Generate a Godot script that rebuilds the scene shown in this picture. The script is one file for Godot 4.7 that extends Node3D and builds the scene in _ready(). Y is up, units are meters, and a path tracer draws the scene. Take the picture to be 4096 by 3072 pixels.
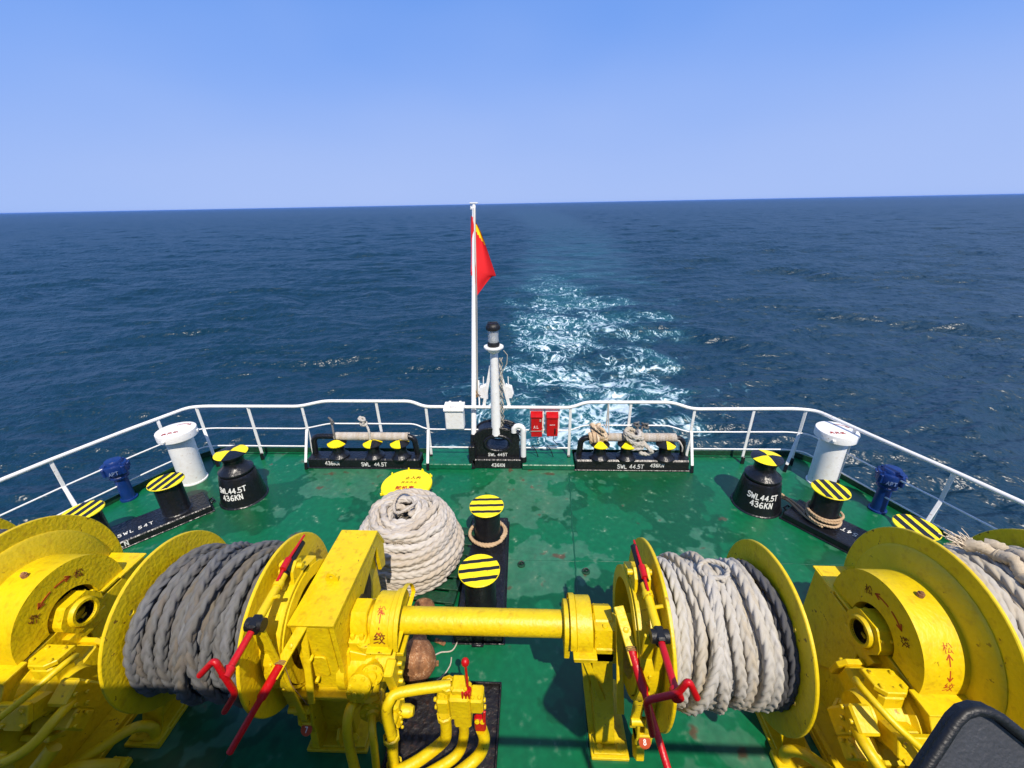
extends Node3D

# ---------------------------------------------------------------- helpers
var M := {}            # materials
var NAMES := {}        # names in use at top level
var ORG := Vector3.ZERO
var rng := RandomNumberGenerator.new()
const SX := -0.58      # centre line of the ship
const AH := 1.12       # height of the winch axis
const AZ := -2.3       # place of the winch axis

class MB:
	var v := PackedVector3Array()
	var n := PackedVector3Array()
	var c := PackedColorArray()
	var uv := PackedVector2Array()
	var org := Vector3.ZERO
	var xf := Transform3D.IDENTITY
	var flip := false
	var col := Color(1, 1, 1)
	var use_c := false

	func pt(p: Vector3, nn: Vector3) -> void:
		v.append(xf * p - org)
		n.append((xf.basis * nn).normalized())
		if use_c: c.append(col)

	func trin(a: Vector3, b: Vector3, d: Vector3, na: Vector3, nb: Vector3, nd: Vector3) -> void:
		var f := (b - a).cross(d - a)
		if f.length_squared() < 1e-16: return
		if (f.dot(na + nb + nd) > 0.0) != flip:
			pt(a, na); pt(d, nd); pt(b, nb)
		else:
			pt(a, na); pt(b, nb); pt(d, nd)

	func tri(a: Vector3, b: Vector3, d: Vector3, hint: Vector3) -> void:
		var f := (b - a).cross(d - a).normalized()
		if f.dot(hint) < 0.0: f = -f
		trin(a, b, d, f, f, f)

	func quad(a: Vector3, b: Vector3, d: Vector3, e: Vector3, hint: Vector3) -> void:
		tri(a, b, d, hint)
		tri(a, d, e, hint)

	func quadn(a: Vector3, b: Vector3, d: Vector3, e: Vector3, na: Vector3, nb: Vector3, nd: Vector3, ne: Vector3) -> void:
		trin(a, b, d, na, nb, nd)
		trin(a, d, e, na, nd, ne)

	# a box with chamfered edges
	func box(ctr: Vector3, size: Vector3, bev := 0.006, bs := Basis.IDENTITY) -> void:
		var h := size * 0.5
		var b: float = min(bev, 0.45 * min(size.x, min(size.y, size.z)))
		var ax := [Vector3.RIGHT, Vector3.UP, Vector3.BACK]
		for i in 3:
			var j := (i + 1) % 3
			var k := (i + 2) % 3
			for s in [-1.0, 1.0]:
				var o: Vector3 = ax[i] * h[i] * s
				var p: Vector3 = ax[j] * (h[j] - b)
				var q: Vector3 = ax[k] * (h[k] - b)
				quad(ctr + bs * (o + p + q), ctr + bs * (o + p - q), ctr + bs * (o - p - q), ctr + bs * (o - p + q), bs * o)
				for t in [-1.0, 1.0]:
					var a0: Vector3 = ax[i] * h[i] * s + ax[j] * (h[j] - b) * t
					var a1: Vector3 = ax[i] * (h[i] - b) * s + ax[j] * h[j] * t
					quad(ctr + bs * (a0 + q), ctr + bs * (a0 - q), ctr + bs * (a1 - q), ctr + bs * (a1 + q), bs * (ax[i] * s + ax[j] * t))
		for sx in [-1.0, 1.0]:
			for sy in [-1.0, 1.0]:
				for sz in [-1.0, 1.0]:
					var e := Vector3(h.x * sx, h.y * sy, h.z * sz)
					tri(ctr + bs * (e - Vector3(0, b * sy, b * sz)), ctr + bs * (e - Vector3(b * sx, 0, b * sz)), ctr + bs * (e - Vector3(b * sx, b * sy, 0)), bs * e)

	# a box from a to b, w wide and d deep, turned so that its width is nearest to side
	func bar(a: Vector3, b: Vector3, w: float, d: float, side := Vector3.RIGHT, bev := 0.004) -> void:
		var y := (b - a).normalized()
		var x := (side - y * side.dot(y)).normalized()
		box((a + b) * 0.5, Vector3(w, (b - a).length(), d), bev, Basis(x, y, x.cross(y)))

	# profile of (radius, height) turned about the y axis of t
	func lathe(prof: Array, t: Transform3D, seg := 32, a0 := 0.0, a1 := TAU) -> void:
		var m := prof.size()
		var sn := []
		for i in m - 1:
			var d: Vector2 = prof[i + 1] - prof[i]
			sn.append(Vector2(d.y, -d.x).normalized())
		for i in m - 1:
			var p: Vector2 = prof[i]
			var q: Vector2 = prof[i + 1]
			if p.distance_to(q) < 1e-6: continue
			var np: Vector2 = sn[i]
			var nq: Vector2 = sn[i]
			if i > 0 and sn[i].dot(sn[i - 1]) > 0.72: np = (sn[i] + sn[i - 1]).normalized()
			if i < m - 2 and sn[i].dot(sn[i + 1]) > 0.72: nq = (sn[i] + sn[i + 1]).normalized()
			for k in seg:
				var u := a0 + (a1 - a0) * k / seg
				var w := a0 + (a1 - a0) * (k + 1) / seg
				var du := Vector3(cos(u), 0, sin(u))
				var dw := Vector3(cos(w), 0, sin(w))
				quadn(t * (du * p.x + Vector3(0, p.y, 0)), t * (dw * p.x + Vector3(0, p.y, 0)), t * (dw * q.x + Vector3(0, q.y, 0)), t * (du * q.x + Vector3(0, q.y, 0)),
					t.basis * (du * np.x + Vector3(0, np.y, 0)), t.basis * (dw * np.x + Vector3(0, np.y, 0)), t.basis * (dw * nq.x + Vector3(0, nq.y, 0)), t.basis * (du * nq.x + Vector3(0, nq.y, 0)))

	# outline (x, y) pushed along z of t from d0 to d1, with bevelled rims
	func prism(poly: PackedVector2Array, d0: float, d1: float, t := Transform3D.IDENTITY, bev := 0.004) -> void:
		var p := poly
		if Geometry2D.is_polygon_clockwise(p):
			p = p.duplicate()
			p.reverse()
		var m := p.size()
		var ins := PackedVector2Array()
		var en := []
		for i in m:
			var e := p[(i + 1) % m] - p[i]
			en.append(Vector2(e.y, -e.x).normalized())
		for i in m:
			var bn: Vector2 = en[i] + en[(i + m - 1) % m]
			var l: float = max(bn.length_squared(), 0.3)
			ins.append(p[i] - bn * (2.0 * bev / l))
		var ix := Geometry2D.triangulate_polygon(ins)
		for z in [[d0, -1.0], [d1, 1.0]]:
			for i in range(0, ix.size(), 3):
				tri(t * _v3(ins[ix[i]], z[0]), t * _v3(ins[ix[i + 1]], z[0]), t * _v3(ins[ix[i + 2]], z[0]), t.basis * Vector3(0, 0, z[1]))
		for i in m:
			var j := (i + 1) % m
			var ni: Vector2 = en[i]
			var nj: Vector2 = en[i]
			if en[i].dot(en[(i + m - 1) % m]) > 0.85: ni = (en[i] + en[(i + m - 1) % m]).normalized()
			if en[i].dot(en[j]) > 0.85: nj = (en[i] + en[j]).normalized()
			var a := t.basis * _v3(ni, 0)
			var b := t.basis * _v3(nj, 0)
			quadn(t * _v3(p[i], d0 + bev), t * _v3(p[j], d0 + bev), t * _v3(p[j], d1 - bev), t * _v3(p[i], d1 - bev), a, b, b, a)
			for z in [[d0, -1.0], [d1, 1.0]]:
				var o: Vector3 = t.basis * Vector3(0, 0, z[1])
				quadn(t * _v3(p[i], z[0] - z[1] * bev), t * _v3(p[j], z[0] - z[1] * bev), t * _v3(ins[j], z[0]), t * _v3(ins[i], z[0]), a + o * 0.7, b + o * 0.7, b * 0.7 + o, a * 0.7 + o)

	func _v3(p: Vector2, z: float) -> Vector3:
		return Vector3(p.x, p.y, z)

	# a round bar along points; r is a number or a list of numbers
	func tube(pts: Array, r, seg := 10, caps := true) -> void:
		var m := pts.size()
		var rings := []
		var nrm := []
		var t0: Vector3 = (pts[1] - pts[0]).normalized()
		var x := t0.cross(Vector3.UP if absf(t0.y) < 0.9 else Vector3.RIGHT).normalized()
		for i in m:
			var t: Vector3 = (pts[min(i + 1, m - 1)] - pts[max(i - 1, 0)]).normalized()
			x = (x - t * x.dot(t)).normalized()
			var y := t.cross(x)
			var rr: float = r[i] if r is Array else r
			var a := PackedVector3Array()
			var b := PackedVector3Array()
			for k in seg:
				var d := x * cos(TAU * k / seg) + y * sin(TAU * k / seg)
				a.append(pts[i] + d * rr)
				b.append(d)
			rings.append(a)
			nrm.append(b)
		for i in m - 1:
			for k in seg:
				var l := (k + 1) % seg
				quadn(rings[i][k], rings[i][l], rings[i + 1][l], rings[i + 1][k], nrm[i][k], nrm[i][l], nrm[i + 1][l], nrm[i + 1][k])
		if caps:
			for e in [0, m - 1]:
				var d: Vector3 = (pts[0] - pts[1]) if e == 0 else (pts[m - 1] - pts[m - 2])
				for k in seg: tri(pts[e], rings[e][k], rings[e][(k + 1) % seg], d)

	# hexagonal bolt head
	func bolt(p: Vector3, d: Vector3, r := 0.016, h := 0.012) -> void:
		var y := d.normalized()
		var x := y.cross(Vector3.UP if absf(y.y) < 0.9 else Vector3.RIGHT).normalized()
		lathe([Vector2(r, 0), Vector2(r, h * 0.7), Vector2(r * 0.8, h), Vector2(0, h)], Transform3D(Basis(x, y, x.cross(y)), p), 6)

	# outline with a hole: both lists go round in step
	func holed(out: PackedVector2Array, hole: PackedVector2Array, d0: float, d1: float, t: Transform3D, lip := 0.0) -> void:
		var m := out.size()
		for i in m:
			var j := (i + 1) % m
			for z in [[d0, -1.0], [d1, 1.0]]:
				quad(t * _v3(out[i], z[0]), t * _v3(out[j], z[0]), t * _v3(hole[j], z[0]), t * _v3(hole[i], z[0]), t.basis * Vector3(0, 0, z[1]))
			var eo := out[j] - out[i]
			var ei := hole[j] - hole[i]
			var cen := (out[i] + out[j] - hole[i] - hole[j])
			quad(t * _v3(out[i], d0), t * _v3(out[j], d0), t * _v3(out[j], d1), t * _v3(out[i], d1), t.basis * _v3(Vector2(eo.y, -eo.x) * signf(Vector2(eo.y, -eo.x).dot(cen)), 0))
			quad(t * _v3(hole[i], d0), t * _v3(hole[j], d0), t * _v3(hole[j], d1), t * _v3(hole[i], d1), t.basis * _v3(Vector2(ei.y, -ei.x) * signf(Vector2(ei.y, -ei.x).dot(cen)), 0))

	func mesh() -> ArrayMesh:
		var a := []
		a.resize(Mesh.ARRAY_MAX)
		a[Mesh.ARRAY_VERTEX] = v
		a[Mesh.ARRAY_NORMAL] = n
		if use_c: a[Mesh.ARRAY_COLOR] = c
		if uv.size() == v.size() and uv.size() > 0: a[Mesh.ARRAY_TEX_UV] = uv
		var m := ArrayMesh.new()
		m.add_surface_from_arrays(Mesh.PRIMITIVE_TRIANGLES, a)
		return m

func mb(t := Transform3D.IDENTITY) -> MB:
	var b := MB.new()
	b.org = ORG
	b.xf = t
	b.flip = t.basis.determinant() < 0.0
	return b

func obj(called: String, b, mat: Material, parent: Node = null) -> MeshInstance3D:
	var o := MeshInstance3D.new()
	o.mesh = b.mesh() if b is MB else b
	o.material_override = mat
	if parent == null:
		o.name = numbered(called)
		o.position = ORG
		add_child(o)
	else:
		var k := 0
		var nm := called
		while parent.has_node(nm):
			k += 1
			nm = "%s_%03d" % [called, k]
		o.name = nm
		parent.add_child(o, true)
	return o

func numbered(called: String) -> String:
	if not NAMES.has(called):
		NAMES[called] = 0
		return called
	NAMES[called] += 1
	return "%s_%03d" % [called, NAMES[called]]

func tag(o: Node, label: String, category: String, group := "") -> void:
	o.set_meta("label", label)
	o.set_meta("category", category)
	if group != "": o.set_meta("group", group)

func thing(called: String, label: String, category: String, at := Vector3.ZERO, turn := 0.0, group := "", world := false) -> Node3D:
	var o := Node3D.new()
	o.name = numbered(called)
	add_child(o)
	o.position = at
	o.rotation.y = turn
	tag(o, label, category, group)
	ORG = at if world else Vector3.ZERO
	return o

func dup(src: Node3D, called: String, label: String, at: Vector3, turn := 0.0) -> Node3D:
	var r: Node3D = src.duplicate()
	r.name = numbered(called)
	add_child(r)
	r.position = at
	r.rotation.y = turn
	r.set_meta("label", label)
	return r

# ---------------------------------------------------------------- textures
func noise_img(sd: int, freq: float, size: int, type := FastNoiseLite.TYPE_SIMPLEX_SMOOTH, oct := 4) -> Image:
	var f := FastNoiseLite.new()
	f.seed = sd
	f.noise_type = type
	f.frequency = freq
	f.fractal_octaves = oct
	if type == FastNoiseLite.TYPE_CELLULAR: f.fractal_type = FastNoiseLite.FRACTAL_NONE
	var im := f.get_seamless_image(size, size)
	im.convert(Image.FORMAT_L8)
	return im

func bump_tex(im: Image, strength: float) -> ImageTexture:
	var c: Image = im.duplicate()
	c.convert(Image.FORMAT_RGBA8)
	c.bump_map_to_normal_map(strength)
	return ImageTexture.create_from_image(c)

# paint with tone patches, grain, and worn spots of another colour
func paint_tex(base: Color, spot: Color, sd: int, tone := 0.12, amount := 0.06, grime := Color(0, 0, 0), gr := 0.0) -> ImageTexture:
	var size := 384
	var a := noise_img(sd, 0.008, size).get_data()
	var b := noise_img(sd + 7, 0.05, size).get_data()
	var d := noise_img(sd + 13, 0.022, size).get_data()
	var o := PackedByteArray()
	o.resize(size * size * 3)
	for i in size * size:
		var t := 1.0 + tone * (a[i] / 127.5 - 1.0) + tone * 0.5 * (b[i] / 127.5 - 1.0)
		var c := Color(base.r * t, base.g * t, base.b * t)
		if gr > 0.0: c = c.lerp(grime, gr * smoothstep(0.5, 0.8, d[i] / 255.0 * 0.6 + b[i] / 255.0 * 0.4))
		var w := a[i] / 255.0 * 0.45 + b[i] / 255.0 * 0.55
		c = c.lerp(spot, smoothstep(0.82 - amount, 0.86 - amount, w) * 0.85)
		o[i * 3] = int(clampf(c.r, 0, 1) * 255.0)
		o[i * 3 + 1] = int(clampf(c.g, 0, 1) * 255.0)
		o[i * 3 + 2] = int(clampf(c.b, 0, 1) * 255.0)
	return ImageTexture.create_from_image(Image.create_from_data(size, size, false, Image.FORMAT_RGB8, o))

func surf(tex: Texture2D, rough: float, bump: Texture2D, bs := 0.5, scale := 1.2, metal := 0.0) -> StandardMaterial3D:
	var m := StandardMaterial3D.new()
	m.albedo_texture = tex
	m.roughness = rough
	m.metallic = metal
	m.uv1_triplanar = true
	m.uv1_scale = Vector3.ONE * scale
	if bump:
		m.normal_enabled = true
		m.normal_texture = bump
		m.normal_scale = bs
	return m

func plain(c: Color, rough := 0.5, metal := 0.0) -> StandardMaterial3D:
	var m := StandardMaterial3D.new()
	m.albedo_color = c
	m.roughness = rough
	m.metallic = metal
	return m

func make_materials() -> void:
	var lump := bump_tex(noise_img(3, 0.02, 384, FastNoiseLite.TYPE_SIMPLEX_SMOOTH, 5), 7.0)
	var fine := bump_tex(noise_img(5, 0.06, 384, FastNoiseLite.TYPE_SIMPLEX_SMOOTH, 4), 4.0)
	M.lump = lump
	M.fine = fine
	M.yellow = surf(paint_tex(Color(0.86, 0.74, 0.008), Color(0.40, 0.27, 0.05), 11, 0.04, 0.045, Color(0.68, 0.53, 0.02), 0.45), 0.46, fine, 0.28, 1.0)
	M.bright = surf(paint_tex(Color(0.95, 0.86, 0.03), Color(0.55, 0.42, 0.05), 12, 0.03, 0.02), 0.45, fine, 0.4, 2.0)
	M.black = surf(paint_tex(Color(0.075, 0.078, 0.095), Color(0.25, 0.22, 0.20), 21, 0.15, 0.05, Color(0.16, 0.15, 0.15), 0.3), 0.33, lump, 0.7, 2.0)
	M.stripe = plain(Color(0.09, 0.09, 0.10), 0.5)
	M.white = surf(paint_tex(Color(0.90, 0.90, 0.89), Color(0.60, 0.45, 0.34), 31, 0.02, 0.035, Color(0.80, 0.76, 0.70), 0.4), 0.45, fine, 0.15, 1.3)
	M.red = surf(paint_tex(Color(0.72, 0.03, 0.06), Color(0.35, 0.05, 0.05), 41, 0.06, 0.03), 0.38, fine, 0.5, 2.5)
	M.blue = surf(paint_tex(Color(0.04, 0.175, 0.42), Color(0.05, 0.10, 0.22), 51, 0.10, 0.05), 0.38, fine, 0.5, 3.0)
	M.dgreen = surf(paint_tex(Color(0.06, 0.24, 0.15), Color(0.25, 0.18, 0.13), 61, 0.15, 0.06, Color(0.12, 0.15, 0.12), 0.5), 0.5, lump, 0.6, 1.6)
	M.rust = surf(paint_tex(Color(0.56, 0.38, 0.24), Color(0.80, 0.68, 0.55), 71, 0.25, 0.16, Color(0.32, 0.18, 0.10), 0.9), 0.75, lump, 0.8, 3.0)
	M.tray = surf(paint_tex(Color(0.10, 0.085, 0.085), Color(0.27, 0.17, 0.12), 81, 0.35, 0.12, Color(0.20, 0.12, 0.09), 0.8), 0.5, lump, 0.9, 1.5)
	M.ink = plain(Color(0.88, 0.88, 0.86), 0.6)
	M.redink = plain(Color(0.68, 0.25, 0.05), 0.6)
	M.darkink = plain(Color(0.45, 0.22, 0.04), 0.6)
	M.rubber = surf(paint_tex(Color(0.06, 0.06, 0.06), Color(0.2, 0.2, 0.2), 91, 0.2, 0.03), 0.5, fine, 0.5, 4.0)
	M.lens = plain(Color(0.80, 0.82, 0.82), 0.12)
	M.lens.transparency = BaseMaterial3D.TRANSPARENCY_ALPHA
	M.lens.albedo_color.a = 0.35
	M.rope = rope_mat(0.85)
	M.cloth = plain(Color(0.80, 0.03, 0.07), 0.85)
	M.cloth.backlight_enabled = true
	M.cloth.backlight = Color(0.25, 0.01, 0.01)
	M.star = plain(Color(0.95, 0.80, 0.05), 0.8)
	M.grey = surf(paint_tex(Color(0.20, 0.205, 0.22), Color(0.12, 0.12, 0.13), 95, 0.1, 0.05), 0.55, fine, 0.4, 3.0)

func rope_mat(rough: float) -> StandardMaterial3D:
	var m := StandardMaterial3D.new()
	m.vertex_color_use_as_albedo = true
	m.roughness = rough
	m.normal_enabled = true
	m.normal_texture = M.fine
	m.normal_scale = 0.6
	m.uv1_triplanar = true
	m.uv1_scale = Vector3.ONE * 9.0
	return m

# ---------------------------------------------------------------- rope
func resample(pts: Array, ds: float) -> PackedVector3Array:
	var out := PackedVector3Array()
	var c := Curve3D.new()
	c.bake_interval = max(ds, 0.01)
	for i in pts.size():
		var a: Vector3 = pts[max(i - 1, 0)]
		var b: Vector3 = pts[min(i + 1, pts.size() - 1)]
		var t := (b - a) / 6.0
		c.add_point(pts[i], -t, t)
	var l := c.get_baked_length()
	var k := int(l / ds)
	for i in k + 1: out.append(c.sample_baked(l * i / k, true))
	return out

# plaited (cols = 4) or laid (cols = 0, three strands) rope; colour list is picked by strand
func rope(pts: Array, r: float, cols: int, tones: Array, sd := 1, pitch := 0.0, core := Vector3.ZERO, axis := Vector3.ZERO) -> ArrayMesh:
	var p := pitch if pitch > 0.0 else r * 2.0
	var ds := p / 8.0 if cols > 0 else p / 5.0
	var path := resample(pts, ds)
	var seg := cols * 6 if cols > 0 else 12
	var m := path.size()
	var V := PackedVector3Array()
	var C := PackedColorArray()
	V.resize(m * seg); C.resize(m * seg)
	var t0 := (path[1] - path[0]).normalized()
	var x := t0.cross(Vector3.UP if absf(t0.y) < 0.9 else Vector3.RIGHT).normalized()
	var fz := FastNoiseLite.new()
	fz.seed = sd
	fz.frequency = 0.35
	var s := 0.0
	for i in m:
		var t := (path[min(i + 1, m - 1)] - path[max(i - 1, 0)]).normalized()
		if axis != Vector3.ZERO:   # the plait's seam faces away from the core it is wound on
			x = path[i] - core
			x -= axis * x.dot(axis)
		x = (x - t * x.dot(t)).normalized()
		var y := t.cross(x)
		if i > 0: s += path[i].distance_to(path[i - 1])
		var tw := s * 0.35 + float(sd) if axis == Vector3.ZERO else fz.get_noise_1d(s * 2.0 + 50.0) * 1.1
		var old := fz.get_noise_1d(s * 1.5)
		for k in seg:
			var th := TAU * k / seg
			var h := 0.0
			var id := 0
			if cols > 0:
				var cf := float(k) / 6.0
				var ci := int(cf)
				var lx := (cf - ci) * 2.0 - 0.833
				var sg := 1.0 if ci % 2 == 0 else -1.0
				var ph := s / p + sg * lx * 0.50 + (0.12 if ci % 2 == 1 else 0.0)
				id = int(floor(ph)) * 4 + ci
				var f: float = ph - floor(ph)
				h = pow(maxf(sin(PI * pow(f, 0.75)), 0.0), 0.55) * (1.0 - 0.5 * lx * lx)
				h = 0.58 + 0.52 * h
				th += tw
			else:
				var ph := th * 3.0 / TAU - s / p
				var f: float = ph - floor(ph)
				id = int(floor(ph)) * 5
				h = 0.66 + 0.38 * pow(sin(PI * f), 0.6)
			if i == 0 or i == m - 1: h *= 0.3
			V[i * seg + k] = path[i] + (x * cos(th) + y * sin(th)) * r * h
			var hs := float(hash(id * 7 + sd * 131) % 1000) / 1000.0
			var q := clampf(0.5 + old * 0.9 + (hs - 0.5) * 0.55, 0.0, 0.999) * (tones.size() - 1)
			var c: Color = tones[int(q)].lerp(tones[int(q) + 1], q - int(q))
			C[i * seg + k] = c
	var I := PackedInt32Array()
	for i in m - 1:
		for k in seg:
			var l := (k + 1) % seg
			I.append_array([i * seg + k, i * seg + l, (i + 1) * seg + l, i * seg + k, (i + 1) * seg + l, (i + 1) * seg + k])
	for k in range(1, seg - 1):
		I.append_array([0, k + 1, k, (m - 1) * seg, (m - 1) * seg + k, (m - 1) * seg + k + 1])
	var N := PackedVector3Array()
	N.resize(V.size())
	for i in range(0, I.size(), 3):
		var f: Vector3 = (V[I[i + 1]] - V[I[i]]).cross(V[I[i + 2]] - V[I[i]])
		N[I[i]] += f; N[I[i + 1]] += f; N[I[i + 2]] += f
	var sgn := signf(N[seg * (m / 2)].dot(V[seg * (m / 2)] - path[m / 2]))
	for i in N.size(): N[i] = N[i].normalized() * sgn
	if sgn > 0.0:
		for i in range(0, I.size(), 3):
			var w := I[i]
			I[i] = I[i + 1]
			I[i + 1] = w
	for i in V.size(): V[i] -= ORG
	var a := []
	a.resize(Mesh.ARRAY_MAX)
	a[Mesh.ARRAY_VERTEX] = V
	a[Mesh.ARRAY_NORMAL] = N
	a[Mesh.ARRAY_COLOR] = C
	a[Mesh.ARRAY_INDEX] = I
	var am := ArrayMesh.new()
	am.add_surface_from_arrays(Mesh.PRIMITIVE_TRIANGLES, a)
	return am

func cream() -> Array: return [Color(0.41, 0.35, 0.26), Color(0.415, 0.38, 0.32), Color(0.43, 0.405, 0.36), Color(0.455, 0.435, 0.40)]
func whites() -> Array: return [Color(0.42, 0.355, 0.275), Color(0.445, 0.39, 0.325), Color(0.475, 0.43, 0.375), Color(0.52, 0.485, 0.44)]
func greys() -> Array: return [Color(0.13, 0.11, 0.085), Color(0.11, 0.107, 0.103), Color(0.125, 0.125, 0.125), Color(0.15, 0.152, 0.157)]
func tans() -> Array: return [Color(0.42, 0.28, 0.16), Color(0.45, 0.31, 0.18), Color(0.48, 0.34, 0.21), Color(0.50, 0.37, 0.24)]
func darks() -> Array: return [Color(0.055, 0.055, 0.06), Color(0.065, 0.065, 0.07), Color(0.075, 0.075, 0.08), Color(0.09, 0.09, 0.10)]

# ---------------------------------------------------------------- brush lettering: strokes in a box one high
func glyph(ch: String) -> Array:
	var s := ""
	match ch:
		"S": s = ".52 .85 .38 1 .15 1 .04 .85 .06 .64 .28 .52 .5 .4 .54 .16 .4 0 .14 0 .02 .14"
		"W": s = "0 1 .16 0 .32 .7 .48 0 .64 1"
		"L": s = ".05 1 .05 0 .5 .02"
		"4": s = ".4 0 .4 1 .02 .32 .56 .32"
		"5": s = ".5 1 .1 1 .07 .56 .3 .62 .5 .48 .52 .2 .36 .02 .14 .01 .03 .12"
		"T": s = "0 1 .6 1/.3 1 .3 0"
		"3": s = ".04 .88 .2 1 .42 .98 .5 .8 .42 .6 .22 .54 .44 .48 .54 .26 .42 .04 .2 0 .02 .12"
		"6": s = ".46 .95 .26 .98 .1 .75 .04 .4 .1 .1 .28 0 .46 .08 .52 .3 .42 .5 .22 .5 .07 .36"
		"K": s = ".05 1 .05 0/.5 1 .07 .45/.2 .58 .54 0"
		"N": s = ".04 0 .04 1 .5 0 .5 1"
		"A": s = "0 0 .28 1 .56 0/.1 .34 .46 .34"
		"P": s = ".05 0 .05 1 .36 1 .5 .86 .48 .62 .34 .5 .07 .5"
		"8": s = ".28 .54 .1 .66 .08 .88 .26 1 .44 .88 .44 .66 .28 .54 .06 .38 .04 .14 .26 0 .5 .14 .48 .38 .28 .54"
		"7": s = ".02 1 .52 1 .2 0"
		"E": s = ".5 1 .05 1 .05 0 .5 0/.05 .52 .4 .52"
		"M": s = "0 0 .06 1 .3 .4 .54 1 .6 0"
		".": s = ".1 0 .14 .03"
		"松": s = ".04 .68 .46 .72/.25 1 .25 0/.25 .66 .03 .28/.27 .62 .45 .4/.62 .95 .5 .6/.76 .95 .98 .58/.7 .52 .52 .1 .9 .16/.82 .34 .98 .02"
		"绞": s = ".28 1 .1 .74 .34 .72 .06 .44 .42 .5/.03 .06 .42 .2/.7 1 .74 .88/.5 .8 .98 .84/.65 .72 .52 .52/.82 .72 .95 .55/.85 .55 .7 .25 .48 .02/.6 .5 .75 .25 .98 .02"
		"机": s = ".04 .68 .46 .72/.25 1 .25 0/.25 .66 .03 .28/.27 .62 .45 .4/.58 .9 .58 .4 .48 .02/.58 .9 .84 .9 .84 .1 .98 .06 .98 .25"
		"房": s = ".45 1 .5 .92/.15 .85 .88 .85 .88 .65 .15 .65/.15 .85 .15 .4 .03 0/.5 .6 .52 .5/.22 .45 .95 .45/.45 .45 .42 .2 .25 .02/.42 .3 .8 .3 .75 .05 .62 .08"
		"舵": s = ".22 1 .15 .88/.1 .85 .1 .35 .03 0/.1 .85 .4 .85 .4 0/.02 .45 .48 .48/.25 .72 .27 .6/.25 .35 .27 .22/.72 1 .74 .88/.55 .7 .55 .82 .97 .82 .95 .68/.9 .58 .65 .42/.62 .65 .62 .05 .95 .05 .97 .2"
		"止": s = ".5 1 .5 .05/.5 .55 .85 .55/.2 .65 .2 .05/.03 .04 .97 .05"
		"入": s = ".4 1 .55 .8 .4 .4 .05 .02/.5 .7 .7 .3 .97 .02"
		"内": s = ".12 0 .12 .75 .88 .75 .88 .05/.5 1 .48 .6 .25 .25/.5 .55 .72 .25"
		"开": s = ".12 .9 .88 .9/.03 .52 .97 .54/.34 .9 .32 .4 .1 .02/.68 .9 .68 0"
		"关": s = ".3 1 .38 .85/.7 1 .6 .85/.15 .78 .85 .78/.04 .45 .96 .46/.5 .78 .48 .45 .08 .02/.52 .4 .95 .02"
		"风": s = ".15 .95 .15 .4 .03 0/.15 .95 .8 .95 .8 .25 .97 .05/.3 .75 .65 .2/.65 .75 .28 .2"
		"_": s = ".05 .2 .5 .25 .3 .6/.6 .8 .7 .1/.5 .5 .9 .55/.1 .9 .35 .8"
	var out := []
	for part in s.split("/"):
		var f: PackedFloat64Array = part.split_floats(" ")
		var l := []
		for i in range(0, f.size() - 1, 2): l.append(Vector2(f[i], f[i + 1]))
		if l.size() > 1: out.append(l)
	return out

# list of strokes for a line of text; height h, starting at 0, centred when asked
func lettering(text: String, h: float, gap := 0.22, wob := 0.03) -> Array:
	var out := []
	var x := 0.0
	for ch in text:
		if ch == " ":
			x += 0.45
			continue
		var w := 0.58
		if ch == ".": w = 0.15
		elif ch == "W": w = 0.66
		elif ch.unicode_at(0) > 255 or ch == "_": w = 1.0
		var dy := rng.randf_range(-wob, wob)
		var sk := rng.randf_range(-0.05, 0.08)
		for st in glyph(ch):
			var l := []
			for p in st: l.append(Vector2(x + p.x + sk * p.y, p.y + dy) * h)
			out.append(l)
		x += w + gap
	var tot := (x - gap) * h
	for l in out:
		for i in l.size(): l[i] -= Vector2(tot * 0.5, h * 0.5)
	return out

# strokes laid on a surface: f takes a flat point and gives [place, outward normal]
func strokes(b: MB, lines: Array, width: float, f: Callable, lift := 0.0015) -> void:
	for l in lines:
		var pts := []
		for i in l.size() - 1:
			var a: Vector2 = l[i]
			var e: Vector2 = l[i + 1]
			var k: int = max(1, int(a.distance_to(e) / 0.03))
			for j in k: pts.append(a.lerp(e, float(j) / k))
		pts.append(l[l.size() - 1])
		for i in pts.size() - 1:
			var d: Vector2 = (pts[i + 1] - pts[i]).normalized()
			var nn := Vector2(-d.y, d.x) * width * 0.5
			var a0: Vector2 = pts[i] - d * width * 0.3
			var a1: Vector2 = pts[i + 1] + d * width * 0.3
			var q := []
			for p in [a0 + nn, a0 - nn, a1 - nn, a1 + nn]: q.append(f.call(p))
			var up: Vector3 = q[0][1]
			var z := lift + 0.0004 * (i % 3)
			b.quad(q[0][0] + up * z, q[1][0] + q[1][1] * z, q[2][0] + q[2][1] * z, q[3][0] + q[3][1] * z, up)
			for e in 4:
				var g := (e + 1) % 4
				b.quad(q[e][0] + q[e][1] * z, q[g][0] + q[g][1] * z, q[g][0] - q[g][1] * 0.001, q[e][0] - q[e][1] * 0.001, q[e][0] - (q[0][0] + q[2][0]) * 0.5)

func flat(o: Vector3, x: Vector3, y: Vector3) -> Callable:
	var nn := x.cross(y).normalized()
	return func(p: Vector2) -> Array: return [o + x * p.x + y * p.y, nn]

func arrow(from: Vector2, to: Vector2, head: float) -> Array:
	var d := (to - from).normalized()
	var e := Vector2(-d.y, d.x)
	return [[from, to], [to - d * head + e * head * 0.6, to], [to - d * head - e * head * 0.6, to]]

func X90() -> Basis: return Basis(Vector3.UP, Vector3.RIGHT, Vector3.FORWARD)  # y of a lathe along +x

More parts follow.
